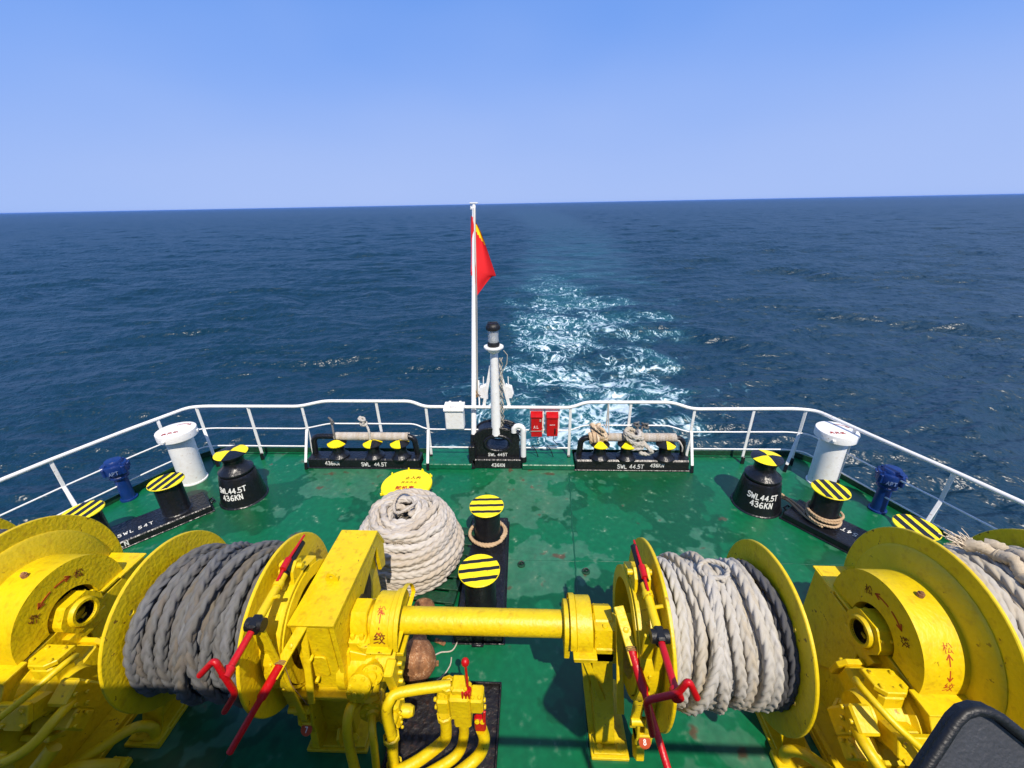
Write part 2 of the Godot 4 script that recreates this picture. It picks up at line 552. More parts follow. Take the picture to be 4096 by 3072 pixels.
func along_x(x: float) -> Transform3D:
	return Transform3D(X90(), Vector3(x, AH, AZ))

func circle(r: float, k: int, c := Vector2.ZERO, a0 := 0.0, a1 := TAU) -> PackedVector2Array:
	var o := PackedVector2Array()
	var full := is_equal_approx(a1 - a0, TAU)
	for i in (k if full else k + 1):
		var a := a0 + (a1 - a0) * i / k
		o.append(c + Vector2(cos(a), sin(a)) * r)
	return o

# ---------------------------------------------------------------- sky, sea, ship
const SUN_AZ := 1.25   # where the sun stands, as the sky map counts its columns

func make_sky() -> void:
	var w := 512
	var h := 256
	var f := FastNoiseLite.new()
	f.seed = 4
	f.frequency = 1.6
	f.fractal_octaves = 3
	var im := Image.create(w, h, false, Image.FORMAT_RGBF)
	for y in h:
		var el := (0.5 - (y + 0.5) / h) * PI
		for x in w:
			var az := (x + 0.5) / w * TAU
			var d := Vector3(cos(el) * cos(az), sin(el) * 2.2, cos(el) * sin(az))
			var e := maxf(el, 0.0)
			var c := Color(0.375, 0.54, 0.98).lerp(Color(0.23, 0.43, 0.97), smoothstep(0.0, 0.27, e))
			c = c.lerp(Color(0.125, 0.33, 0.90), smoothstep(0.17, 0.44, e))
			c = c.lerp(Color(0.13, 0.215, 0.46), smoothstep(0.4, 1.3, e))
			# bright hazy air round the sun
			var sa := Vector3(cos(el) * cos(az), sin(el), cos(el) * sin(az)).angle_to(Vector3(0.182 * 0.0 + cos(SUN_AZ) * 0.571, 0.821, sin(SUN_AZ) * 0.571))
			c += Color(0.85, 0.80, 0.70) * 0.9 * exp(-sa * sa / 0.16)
			# paler air towards the sun's side of the horizon
			c = c.lerp(Color(0.60, 0.68, 0.97), 0.20 * smoothstep(-0.1, 0.9, cos(az - SUN_AZ + 0.9)) * (1.0 - smoothstep(0.0, 0.55, e)))
			c = c.lerp(Color(0.50, 0.62, 0.97), 0.22 * f.get_noise_3dv(d) * (1.0 - smoothstep(0.2, 0.6, e)))
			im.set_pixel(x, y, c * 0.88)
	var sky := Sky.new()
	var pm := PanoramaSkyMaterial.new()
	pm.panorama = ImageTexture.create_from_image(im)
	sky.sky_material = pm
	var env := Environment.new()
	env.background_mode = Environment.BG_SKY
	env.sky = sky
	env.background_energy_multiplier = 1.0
	env.tonemap_mode = Environment.TONE_MAPPER_LINEAR
	env.tonemap_exposure = 1.08
	env.fog_enabled = true
	env.fog_density = 0.00011
	env.fog_light_color = Color(0.48, 0.68, 1.0)
	env.sdfgi_enabled = true
	env.ssao_enabled = true
	env.ssil_enabled = true
	var we := WorldEnvironment.new()
	we.environment = env
	add_child(we)

const SEA := -4.5

func wake_mid(d: float) -> float:   # d metres behind the stern
	var k := [[0.0, 1.3], [8.0, 1.9], [16.0, 2.7], [26.0, 3.7], [45.0, 5.2], [75.0, 8.0], [140.0, 12.0], [300.0, 9.0], [450.0, 2.0], [900.0, -10.0], [9000.0, -60.0]]
	for i in k.size() - 1:
		if d < k[i + 1][0]:
			return lerpf(k[i][1], k[i + 1][1], (d - k[i][0]) / (k[i + 1][0] - k[i][0]))
	return -60.0

func wake_half(d: float) -> float:
	return 4.0 + 3.4 * smoothstep(0.0, 50.0, d) + d * 0.045

# small wind ripples, their crests across the wind
func ripple_tex() -> ImageTexture:
	var size := 1024
	var f := FastNoiseLite.new()
	f.seed = 44
	f.noise_type = FastNoiseLite.TYPE_SIMPLEX_SMOOTH
	f.frequency = 0.012
	f.fractal_octaves = 5
	f.fractal_gain = 0.56
	var im := f.get_seamless_image(size, size)
	im.convert(Image.FORMAT_RGBA8)
	im.bump_map_to_normal_map(13.0)
	return ImageTexture.create_from_image(im)

func make_sea() -> void:
	# colour: clear water, milky churned water, foam and a painted sky sheen on the far slick, in a map whose second axis is the logarithm of the distance behind the stern
	var tw := 1900
	var th := 1400
	var fw := FastNoiseLite.new(); fw.seed = 8; fw.frequency = 0.22; fw.fractal_octaves = 3
	var fa := FastNoiseLite.new(); fa.seed = 9; fa.frequency = 0.34; fa.fractal_octaves = 4; fa.fractal_gain = 0.62
	var fb := FastNoiseLite.new(); fb.seed = 10; fb.frequency = 0.11; fb.fractal_octaves = 3
	var fc := FastNoiseLite.new(); fc.seed = 12; fc.frequency = 1.7; fc.fractal_octaves = 3
	var deep := Color(0.004, 0.168, 0.235)
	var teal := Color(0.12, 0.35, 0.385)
	var foam := Color(0.86, 0.90, 0.92)
	var o := PackedByteArray()
	o.resize(tw * th * 3)
	for j in th:
		var d := 3.0 * exp(float(j) / th * log(900.0 / 3.0)) - 3.0
		var mid := wake_mid(d)
		var half := wake_half(d)
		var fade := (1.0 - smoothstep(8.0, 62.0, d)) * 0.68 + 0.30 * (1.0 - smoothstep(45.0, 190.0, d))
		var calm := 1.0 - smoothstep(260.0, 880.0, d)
		for i in tw:
			var x := -40.0 + 84.0 * i / tw
			var wx := fw.get_noise_2d(x, d) * 2.2
			var wy := fw.get_noise_2d(x + 90.0, d) * 2.2
			var e := absf(x - mid + wx * 1.5 + fb.get_noise_2d(x * 0.5, d * 0.5) * 3.0) / half
			var env := 1.0 - smoothstep(0.45, 1.12, e)
			var c := deep
			var r := 0.0
			if e < 2.2:
				var big := fb.get_noise_2d(x * 1.0, d * 1.3) * 0.5 + 0.5
				var n := fa.get_noise_2d((x + wx) * 1.0, (d + wy) * 1.25)
				var fine := fc.get_noise_2d((x + wx) * 0.9, (d + wy) * 1.4)
				var den := maxf(env, 0.42 * (1.0 - smoothstep(0.9, 2.1, e))) * fade * smoothstep(0.30, 0.70, big + 0.20 * env * fade)
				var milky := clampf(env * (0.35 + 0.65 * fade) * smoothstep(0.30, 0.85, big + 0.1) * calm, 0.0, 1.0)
				c = deep.lerp(teal, milky * 0.7 * (1.0 - smoothstep(45.0, 200.0, d)) + 0.16 * env * calm * (0.6 + 0.8 * big))  # last term: lasting bubbles plus the far slick's sky reflection, painted in
				var a := smoothstep(0.78, 0.97, 1.0 - absf(n) * 3.4) * smoothstep(0.22, 0.72, den + fine * 0.25)
				var b := smoothstep(0.72, 0.95, 1.0 - absf(fine) * 3.2) * smoothstep(0.38, 0.90, den + n * 0.3) * 0.7
				var wq := smoothstep(0.92, 1.22, den + n * 0.75 + fine * 0.45) * 0.8
				r = clampf(maxf(maxf(a, b), wq), 0.0, 1.0)
				c = c.lerp(foam, r)
			var k := j * tw + i
			o[k * 3] = int(c.r * 255.0)
			o[k * 3 + 1] = int(c.g * 255.0)
			o[k * 3 + 2] = int(c.b * 255.0)
	var m := StandardMaterial3D.new()
	m.albedo_color = deep
	m.detail_enabled = true
	m.detail_blend_mode = BaseMaterial3D.BLEND_MODE_MIX
	m.detail_uv_layer = BaseMaterial3D.DETAIL_UV_2
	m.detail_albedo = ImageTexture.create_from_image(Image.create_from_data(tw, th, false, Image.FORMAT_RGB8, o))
	m.roughness = 0.38
	m.metallic_specular = 0.5
	m.normal_enabled = true
	m.normal_texture = ripple_tex()
	m.normal_scale = 1.0
	# the water's surface: rings that widen with distance
	var nr := 980
	var na := 720
	var A := deg_to_rad(74.0)
	var ws := []
	var wr := RandomNumberGenerator.new()
	wr.seed = 77
	for i in 18:
		var lam := 0.7 * pow(1.20, i)
		var an := PI * 0.5 + wr.randfn(0.0, 0.42) - 0.12
		ws.append([TAU / lam, cos(an), sin(an), wr.randf() * TAU, lam * (0.0095 if lam < 3.0 else (0.0078 if lam < 8.0 else 0.005)), lam])
	var fn := FastNoiseLite.new(); fn.seed = 20; fn.frequency = 0.30; fn.fractal_octaves = 2
	var fs := FastNoiseLite.new(); fs.seed = 21; fs.frequency = 1.3; fs.fractal_octaves = 2
	var fg := FastNoiseLite.new(); fg.seed = 22; fg.frequency = 0.05; fg.fractal_octaves = 2
	var V := PackedVector3Array()
	var U := PackedVector2Array()
	var U1 := PackedVector2Array()
	var I := PackedInt32Array()
	var r0 := 5.0
	var cen := Vector3(SX, 0, 3.0)
	for j in nr + 1:
		var q := float(j) / nr
		var rad := r0 * exp(log(60.0 / r0) * minf(q / 0.42, 1.0))
		if q > 0.42: rad = 60.0 * exp(log(10.0) * minf((q - 0.42) / 0.40, 1.0))
		if q > 0.82: rad = 600.0 * exp(log(50.0) * pow((q - 0.82) / 0.18, 1.15))
		var step := rad * maxf(2.0 * A / na, 2.4 / (0.41 * nr)) * (1.0 if q < 0.82 else 4.0)
		for i in na + 1:
			var an := -A + 2.0 * A * i / na
			var p := cen + Vector3(sin(an), 0, -cos(an)) * rad
			var h := 0.0
			if rad < 2500.0:
				var gx := fg.get_noise_2d(p.x, p.z)
				for w in ws:
					if w[5] > step * 2.6:
						var s := sin((p.x * w[1] + p.z * w[2]) * w[0] + w[3] + gx * 5.0)
						h += (1.0 - 2.0 * pow(absf(s), 1.6) if w[5] < 4.0 else s) * w[4] * (0.55 + 0.9 * absf(gx + 0.4))
				# churned water behind the ship damps the wind's waves
				var back := -6.5 - p.z
				if back > 20.0: h *= 1.0 - 0.8 * smoothstep(20.0, 60.0, back) * (1.0 - smoothstep(0.55, 1.25, absf(p.x - wake_mid(back)) / wake_half(back)))
				if step < 1.0: h += fn.get_noise_2d(p.x * 0.6, p.z) * 0.14
				if step < 0.3:
					var dd := -6.5 - p.z
					var inw := 1.0 - smoothstep(0.6, 1.3, absf(p.x - wake_mid(maxf(dd, 0.0))) / wake_half(maxf(dd, 0.0)))
					h += fs.get_noise_2d(p.x * 0.8, p.z) * (0.035 + 0.10 * inw * (1.0 - smoothstep(10.0, 60.0, dd)))
			V.append(Vector3(p.x, SEA + h, p.z))
			var d := maxf(-6.5 - p.z, 0.0)
			U1.append(Vector2((p.x * 0.98 + p.z * 0.2) / 27.0, (p.z * 0.98 - p.x * 0.2) / 15.0))
			U.append(Vector2(clampf((p.x + 40.0) / 84.0, 0.002, 0.998), clampf(log((d + 3.0) / 3.0) / log(300.0), 0.002, 0.998)))
	for j in nr:
		for i in na:
			var a := j * (na + 1) + i
			I.append_array([a, a + na + 2, a + 1, a, a + na + 1, a + na + 2])
	var N := PackedVector3Array()
	N.resize(V.size())
	for i in range(0, I.size(), 3):
		var f: Vector3 = (V[I[i + 2]] - V[I[i]]).cross(V[I[i + 1]] - V[I[i]])
		if f.y < 0.0: f = -f
		N[I[i]] += f; N[I[i + 1]] += f; N[I[i + 2]] += f
	for i in N.size(): N[i] = N[i].normalized()
	var a := []
	a.resize(Mesh.ARRAY_MAX)
	a[Mesh.ARRAY_VERTEX] = V
	a[Mesh.ARRAY_NORMAL] = N
	a[Mesh.ARRAY_TEX_UV] = U1
	a[Mesh.ARRAY_TEX_UV2] = U
	a[Mesh.ARRAY_INDEX] = I
	var am := ArrayMesh.new()
	am.add_surface_from_arrays(Mesh.PRIMITIVE_TRIANGLES, a)
	ORG = Vector3.ZERO
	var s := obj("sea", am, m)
	s.set_meta("kind", "structure")
	s.set_meta("label", "dark blue open sea with a foaming wake running to the horizon")

# plan of the deck edge from port bow-wards round the stern; the rail stands just inside it
func plan(off: float) -> PackedVector2Array:
	var h := PackedVector2Array([Vector2(7.6, 4.0), Vector2(7.15, -1.0), Vector2(6.0, -4.05), Vector2(5.62, -5.0), Vector2(5.2, -6.1), Vector2(4.95, -6.35), Vector2(0, -6.35)])
	var o := PackedVector2Array()
	for i in h.size(): o.append(Vector2(SX + h[i].x + off, h[i].y - off))
	for i in range(h.size() - 2, -1, -1): o.append(Vector2(SX - h[i].x - off, h[i].y - off))
	return o

func make_deck() -> void:
	ORG = Vector3.ZERO
	# paint of the deck: patches of older and newer green, scuffs, rust
	var w := 1600
	var h := 1000
	var imgs := []
	for q in [[101, 0.006, 4], [102, 0.020, 4], [103, 0.10, 4], [104, 0.0035, 3], [106, 0.035, 5], [107, 0.012, 2]]:
		var f := FastNoiseLite.new()
		f.seed = q[0]
		f.frequency = q[1]
		f.fractal_octaves = q[2]
		f.noise_type = FastNoiseLite.TYPE_SIMPLEX_SMOOTH
		var im := f.get_image(w, h, false, false, false)
		im.convert(Image.FORMAT_L8)
		imgs.append(im.get_data())
	var o := PackedByteArray()
	o.resize(w * h * 3)
	var g1 := Color(0.025, 0.365, 0.222)
	var g2 := Color(0.235, 0.425, 0.325)
	var g3 := Color(0.016, 0.295, 0.168)
	var rust := Color(0.33, 0.22, 0.15)
	for i in w * h:
		var a: float = imgs[0][i] / 255.0
		var b: float = imgs[1][i] / 255.0
		var c: float = imgs[2][i] / 255.0
		var e: float = imgs[3][i] / 255.0
		var f: float = imgs[4][i] / 255.0
		var t := g1.lerp(g3, smoothstep(0.50, 0.53, a * 0.75 + b * 0.25))
		t = t.lerp(g2, 1.0 * smoothstep(0.555, 0.575, e * 0.55 + b * 0.25 + a * 0.20) * (0.72 + 0.5 * (f - 0.3)))
		t = t.lerp(Color(0.36, 0.43, 0.34), 0.6 * smoothstep(0.60, 0.74, f * 0.6 + c * 0.4))
		t = t.lerp(rust, 0.75 * smoothstep(0.70, 0.78, b * 0.5 + f * 0.5 + (e - 0.5) * 0.25))
		t = t.lerp(Color(0.66, 0.66, 0.58), 0.8 * smoothstep(0.74, 0.82, c * 0.6 + f * 0.4))
		var k := 0.90 + 0.22 * c
		o[i * 3] = int(clampf(t.r * k, 0, 1) * 255.0)
		o[i * 3 + 1] = int(clampf(t.g * k, 0, 1) * 255.0)
		o[i * 3 + 2] = int(clampf(t.b * k, 0, 1) * 255.0)
	var m := StandardMaterial3D.new()
	m.albedo_texture = ImageTexture.create_from_image(Image.create_from_data(w, h, false, Image.FORMAT_RGB8, o))
	m.roughness = 0.36
	m.normal_enabled = true
	m.normal_texture = M.lump
	m.normal_scale = 0.55
	m.uv2_triplanar = false
	M.deck = m
	var mm: StandardMaterial3D = m
	mm.texture_repeat = true
	var pl := plan(0.12)
	var b := mb()
	var ix := Geometry2D.triangulate_polygon(pl)
	for i in range(0, ix.size(), 3):
		var q := []
		for j in 3: q.append(Vector3(pl[ix[i + j]].x, 0, pl[ix[i + j]].y))
		b.tri(q[0], q[1], q[2], Vector3.UP)
	for v in b.v: b.uv.append(Vector2((v.x + 9.0) / 16.0, (v.z + 7.0) / 10.0))
	m.normal_enabled = false
	var d := obj("deck", b, m)
	d.set_meta("kind", "structure")
	d.set_meta("label", "green painted steel aft deck, scuffed and patched")
	m.heightmap_enabled = false
	# plating under the deck
	var hb := mb()
	for i in pl.size() - 1:
		var p := Vector3(pl[i].x, -0.004, pl[i].y)
		var q := Vector3(pl[i + 1].x, -0.004, pl[i + 1].y)
		var u := Vector3((p.x - SX) * 0.86 + SX, SEA - 0.6, p.z * 0.97 + 0.3)
		var v := Vector3((q.x - SX) * 0.86 + SX, SEA - 0.6, q.z * 0.97 + 0.3)
		hb.quad(p, q, v, u, Vector3(p.x - SX, 0, p.z + 1.0))
	var hu := obj("ship_hull", hb, M.hull)
	hu.set_meta("kind", "structure")
	hu.set_meta("label", "dark hull plating below the edge of the deck")
	# raised lip round the edge and weld seams
	var lip := mb()
	var outer := plan(0.12)
	for i in outer.size() - 1:
		var p := Vector3(outer[i].x, 0, outer[i].y)
		var q := Vector3(outer[i + 1].x, 0, outer[i + 1].y)
		lip.bar(p + Vector3(0, 0.05, 0), q + Vector3(0, 0.05, 0), 0.1, 0.014, Vector3.UP, 0.003)
	var le := obj("deck_edge_bar", lip, M.dgreen)
	le.set_meta("kind", "structure")
	le.set_meta("label", "low dark green bar along the edge of the deck")
	var seam := mb()
	for s in [[Vector3(0.62, 0.0, -5.9), Vector3(0.42, 0.0, -1.0), 0.012], [Vector3(-3.9, 0, -4.0), Vector3(4.0, 0, -4.05), 0.008], [Vector3(-2.35, 0, -5.9), Vector3(-2.5, 0, -1.2), 0.010], [Vector3(3.4, 0, -4.0), Vector3(3.3, 0, -1.2), 0.010]]:
		var a: Vector3 = s[0]
		var e: Vector3 = s[1]
		var pts := []
		for i in 60: pts.append(a.lerp(e, i / 59.0) + Vector3(rng.randf_range(-0.006, 0.006), -0.006 + rng.randf_range(-0.001, 0.001), rng.randf_range(-0.006, 0.006)))
		seam.tube(pts, s[2], 8, false)
	var se := obj("deck_weld_seams", seam, M.seam)
	se.set_meta("kind", "structure")
	# raised green plinth at the middle of the stern
	for s in [[-1.84, -0.99], [-0.15, 0.72]]:
		var pb := mb()
		pb.box(Vector3((s[0] + s[1]) * 0.5, 0.052, -6.22), Vector3(s[1] - s[0], 0.1, 0.5), 0.012)
		var po := obj("stern_plinth", pb, M.gpaint)
		po.set_meta("kind", "structure")
		po.set_meta("label", "low green step at the stern " + ("left" if s[0] < -1 else "right") + " of the middle chock")
	# ring holes and small fittings standing on the deck
	for s in [[0.66, -3.86, "small dark lashing socket in the open green deck behind the shaft"], [-0.12, -3.95, "small dark lashing socket beside the middle bollards"], [-0.93, -3.05, "small dark lashing socket near the corner of the rope pallet"]]:
		var t := thing("lashing_socket", s[2], "deck fitting", Vector3(s[0], 0, s[1]), 0.3, "lashing sockets in the deck")
		var a := mb()
		a.lathe([Vector2(0.05, 0), Vector2(0.05, 0.012), Vector2(0.03, 0.016), Vector2(0.026, 0.004), Vector2(0, 0.003)], Transform3D.IDENTITY, 14)
		obj("socket", a, M.dgreen, t)
		var c := mb()
		var ring := []
		for i in 13: ring.append(Vector3(0.03 * cos(TAU * i / 12), 0.02 + 0.022 * absf(sin(TAU * i / 12)), 0.02 * sin(TAU * i / 12)))
		c.tube(ring, 0.006, 6, false)
		obj("ring", c, M.black, t)

# ---------------------------------------------------------------- rail
func rail_path(pts: Array, r: float) -> Array:   # round the corners
	var o := [pts[0]]
	for i in range(1, pts.size() - 1):
		var p: Vector3 = pts[i]
		var a: Vector3 = p + (pts[i - 1] - p).limit_length(r)
		var b: Vector3 = p + (pts[i + 1] - p).limit_length(r)
		for k in 6:
			var t := k / 5.0
			o.append(a.lerp(p, t).lerp(p.lerp(b, t), t))
	o.append(pts[pts.size() - 1])
	return o

func make_rail() -> void:
	var t := thing("stern_railing", "white tubular railing round the stern with two raised humps", "railing", Vector3(SX, 0, -6.25), 0, "", true)
	var zt := -6.22
	var L := [Vector3(-7.55, 1.05, -1.2), Vector3(-6.43, 1.05, -4.57), Vector3(-6.1, 1.05, -5.4), Vector3(-5.74, 1.05, -6.17), Vector3(-5.5, 1.05, zt)]
	var R := [Vector3(4.2, 1.03, zt), Vector3(4.47, 1.03, -6.15), Vector3(4.78, 1.03, -5.3), Vector3(5.08, 1.04, -4.5), Vector3(6.25, 1.04, -1.2)]
	var top := L + [Vector3(-3.86, 1.05, zt), Vector3(-3.42, 1.15, zt), Vector3(-1.95, 1.15, zt), Vector3(-1.77, 1.05, zt), Vector3(0.66, 1.04, zt), Vector3(0.87, 1.14, zt), Vector3(2.24, 1.14, zt), Vector3(2.58, 1.02, zt)] + R
	var b := mb()
	b.tube(rail_path(top, 0.12), 0.027, 12)
	obj("top_rail", b, M.white, t)
	var mid := []
	for p in top: mid.append(Vector3(p.x, 0.62 + (p.y - 1.05) * 1.0, p.z - 0.02))
	b = mb()
	b.tube(rail_path(mid, 0.10), 0.0125, 8)
	obj("middle_rail", b, M.white, t)
	for seg in [[[L[0], L[1], L[2], L[3], L[4], Vector3(-3.9, 1, zt)]], [[Vector3(-1.74, 1, zt), Vector3(-1.0, 1, zt)]], [[Vector3(-0.2, 1, zt), Vector3(0.62, 1, zt)]], [[Vector3(2.66, 1, zt), R[0], R[1], R[2], R[3], R[4]]]]:
		var lo := []
		for p in seg[0]: lo.append(Vector3(p.x, 0.27, p.z - 0.02))
		b = mb()
		b.tube(rail_path(lo, 0.10), 0.0125, 8)
		obj("lower_rail", b, M.white, t)
	# posts: place of the top, whether a second leg braces it, sideways lean of the foot
	for s in [[-7.2, 1.05, -2.2, 0], [-6.43, 1.05, -4.57, 1], [-5.93, 1.05, -5.75, 0], [-5.62, 1.05, -6.19, 1], [-4.75, 1.05, zt, 0], [-3.82, 1.06, zt, 1], [-2.55, 1.15, zt, 2], [-1.73, 1.05, zt, 1], [0.64, 1.04, zt, 0], [1.6, 1.14, zt, 2], [2.62, 1.02, zt, 1], [3.55, 1.03, zt, 0], [4.33, 1.03, -6.19, 1], [4.68, 1.03, -5.6, 0], [5.08, 1.04, -4.5, 1], [5.9, 1.04, -2.2, 0]]:
		var p := Vector3(s[0], s[1] - 0.02, s[2])
		var inw := (Vector3(SX, 0, -1.5) - Vector3(p.x, 0, p.z)).normalized()
		if absf(p.x) < 4.2 and p.x > -5.0: inw = Vector3(0, 0, 1)
		var side := inw.cross(Vector3.UP)
		var y0 := 0.56 if s[3] == 2 else 0.10
		b = mb()
		b.bar(Vector3(p.x, y0, p.z - 0.03 * inw.z), p, 0.045, 0.016, side)
		var st := obj("post", b, M.white, t)
		if s[3] == 1:
			b = mb()
			b.bar(Vector3(p.x, 0.12, p.z) + inw * 0.26, Vector3(p.x, 0.62, p.z) + inw * 0.012, 0.045, 0.014, side)
			obj("brace", b, M.white, st)
			b = mb()
			b.bar(Vector3(p.x, 0.0, p.z) + inw * 0.29, Vector3(p.x, 0.13, p.z) + inw * 0.25, 0.05, 0.022, side)
			obj("foot", b, M.black, st)
		if s[3] != 2:
			b = mb()
			b.bar(Vector3(p.x, 0.0, p.z), Vector3(p.x, 0.13, p.z), 0.055, 0.03, side)
			obj("foot", b, M.black, st)

# ---------------------------------------------------------------- flagstaff, lamp mast, boxes
func make_staff() -> void:
	var base := Vector3(-0.985, 0, -6.13)
	var t := thing("flagstaff", "tall white flagstaff leaning out over the stern in a black socket", "flagpole", base, 0, "", true)
	var dirn := (Vector3(-0.935, 4.08, -7.5) - Vector3(-0.96, 0.5, -6.17)).normalized()
	var p0 := Vector3(-0.96, 0.5, -6.17)
	var b := mb()
	b.tube([p0 - dirn * 0.1, p0 + dirn * 2.0, p0 + dirn * 3.84], [0.044, 0.040, 0.030], 14)
	obj("pole", b, M.white, t)
	b = mb()
	b.tube([Vector3(-0.985, 0.0, -6.02), p0 + dirn * 0.06], 0.055, 14)
	b.box(Vector3(-0.985, 0.22, -6.03), Vector3(0.10, 0.4, 0.06))
	obj("socket", b, M.black, t)
	b = mb()
	var tp := p0 + dirn * 3.84
	b.box(tp + Vector3(0.0, 0.02, 0), Vector3(0.13, 0.02, 0.08), 0.004)
	b.box(tp + Vector3(-0.05, -0.03, 0), Vector3(0.02, 0.10, 0.03), 0.004)
	b.lathe([Vector2(0, -0.01), Vector2(0.03, -0.01), Vector2(0.022, 0), Vector2(0.03, 0.01), Vector2(0, 0.01)], Transform3D(X90(), tp + Vector3(-0.03, -0.06, 0.02)), 12)
	obj("truck", b, M.white, t)
	b = mb()
	b.tube([tp + Vector3(0.02, -0.05, 0.04), p0 + dirn * 2.4 + Vector3(0.055, 0, 0.05), p0 + dirn * 0.75 + Vector3(0.07, 0, 0.04)], 0.006, 6)
	obj("halyard", b, M.string, t)
	b = mb()
	b.tube([tp + Vector3(0.0, -0.05, 0.05), p0 + dirn * 2.4 + Vector3(0.035, 0, 0.06), p0 + dirn * 0.75 + Vector3(0.06, 0, 0.05)], 0.006, 6)
	obj("halyard", b, M.string, t)
	b = mb()
	b.bar(p0 + dirn * 0.52 + Vector3(0.10, 0, 0.04), p0 + dirn * 0.98 + Vector3(0.085, 0, 0.04), 0.022, 0.02)
	b.bar(p0 + dirn * 0.75, p0 + dirn * 0.75 + Vector3(0.09, 0, 0.04), 0.03, 0.02, Vector3.UP)
	var cl := obj("cleat", b, M.white, t)
	b = mb()
	for i in 4:
		var pts := []
		for k in 9: pts.append(p0 + dirn * (0.72 + 0.02 * i + 0.03 * sin(k * 1.3 + i)) + Vector3(0.08 + 0.035 * cos(k * TAU / 8), 0, 0.04 + 0.03 * sin(k * TAU / 8)))
		b.tube(pts, 0.006, 5, false)
	b.tube([p0 + dirn * 0.74 + Vector3(0.1, 0, 0.05), p0 + dirn * 0.66 + Vector3(0.18, 0, 0.06), p0 + dirn * 0.56 + Vector3(0.21, 0, 0.05), p0 + dirn * 0.62 + Vector3(0.15, 0, 0.05)], 0.005, 5)
	obj("line_coil", b, M.tanline, cl)
	# the flag hangs limp, folded on itself
	var ft := thing("flag", "red flag with a yellow star corner hanging limp from the flagstaff", "flag", p0 + dirn * 2.9, 0, "", true)
	var W := 26
	var H := 26
	var grid := []
	for j in H + 1:
		var row := []
		var v := float(j) / H
		for i in W + 1:
			var u := float(i) / W
			# the cloth hangs from its upper corner, its lower part folded back
			var body := minf(v / 0.76, 1.0)
			var reach := 0.03 + 0.34 * pow(clampf((body - 0.06) / 0.94, 0.0, 1.0), 0.85)
			var y := 3.66 - 0.06 * u - body * (0.94 - 0.02 * u)
			var x0 := -0.045
			var z := 0.035 * sin(u * 6.0 + v * 1.6) * (0.4 + u) + 0.02 * sin(v * 9.0 + u * 3.0)
			if v > 0.76:
				var k := (v - 0.76) / 0.24
				reach = lerpf(0.37, 0.30, k)
				x0 = lerpf(-0.045, 0.02, smoothstep(0.0, 0.3, k))
				y -= 0.40 * k * (1.0 - u)
				z -= 0.05 * sin(k * PI * 0.5) - 0.02 * k
			var x := x0 + (reach - x0) * u
			row.append(p0 + dirn * y + Vector3(x, 0, z - 0.0))
		grid.append(row)
	b = mb()
	for j in H:
		for i in W:
			var nn := []
			for q in [[j, i], [j, i + 1], [j + 1, i + 1], [j + 1, i]]:
				var du: Vector3 = grid[q[0]][mini(q[1] + 1, W)] - grid[q[0]][maxi(q[1] - 1, 0)]
				var dv: Vector3 = grid[mini(q[0] + 1, H)][q[1]] - grid[maxi(q[0] - 1, 0)][q[1]]
				nn.append(dv.cross(du).normalized())
			for s in [1.0, -1.0]:
				var e := 0.002
				b.quadn(grid[j][i] + nn[0] * e * s, grid[j][i + 1] + nn[1] * e * s, grid[j + 1][i + 1] + nn[2] * e * s, grid[j + 1][i] + nn[3] * e * s, nn[0] * s, nn[1] * s, nn[2] * s, nn[3] * s)
	obj("cloth", b, M.cloth, ft)
	b = mb()
	# the part of the big star that the folds leave in view
	for j in range(2, 9):
		for i in range(11, 26):
			if (j - 5.0) * 2.0 + (25 - i) * 0.6 > 7.0: continue
			var nn: Vector3 = (grid[j + 1][i] - grid[j][i]).cross(grid[j][i + 1] - grid[j][i]).normalized()
			for s in [1.0, -1.0]: b.quad(grid[j][i] + nn * 0.005 * s, grid[j][i + 1] + nn * 0.005 * s, grid[j + 1][i + 1] + nn * 0.005 * s, grid[j + 1][i] + nn * 0.005 * s, nn * s)
	obj("star", b, M.star, ft)

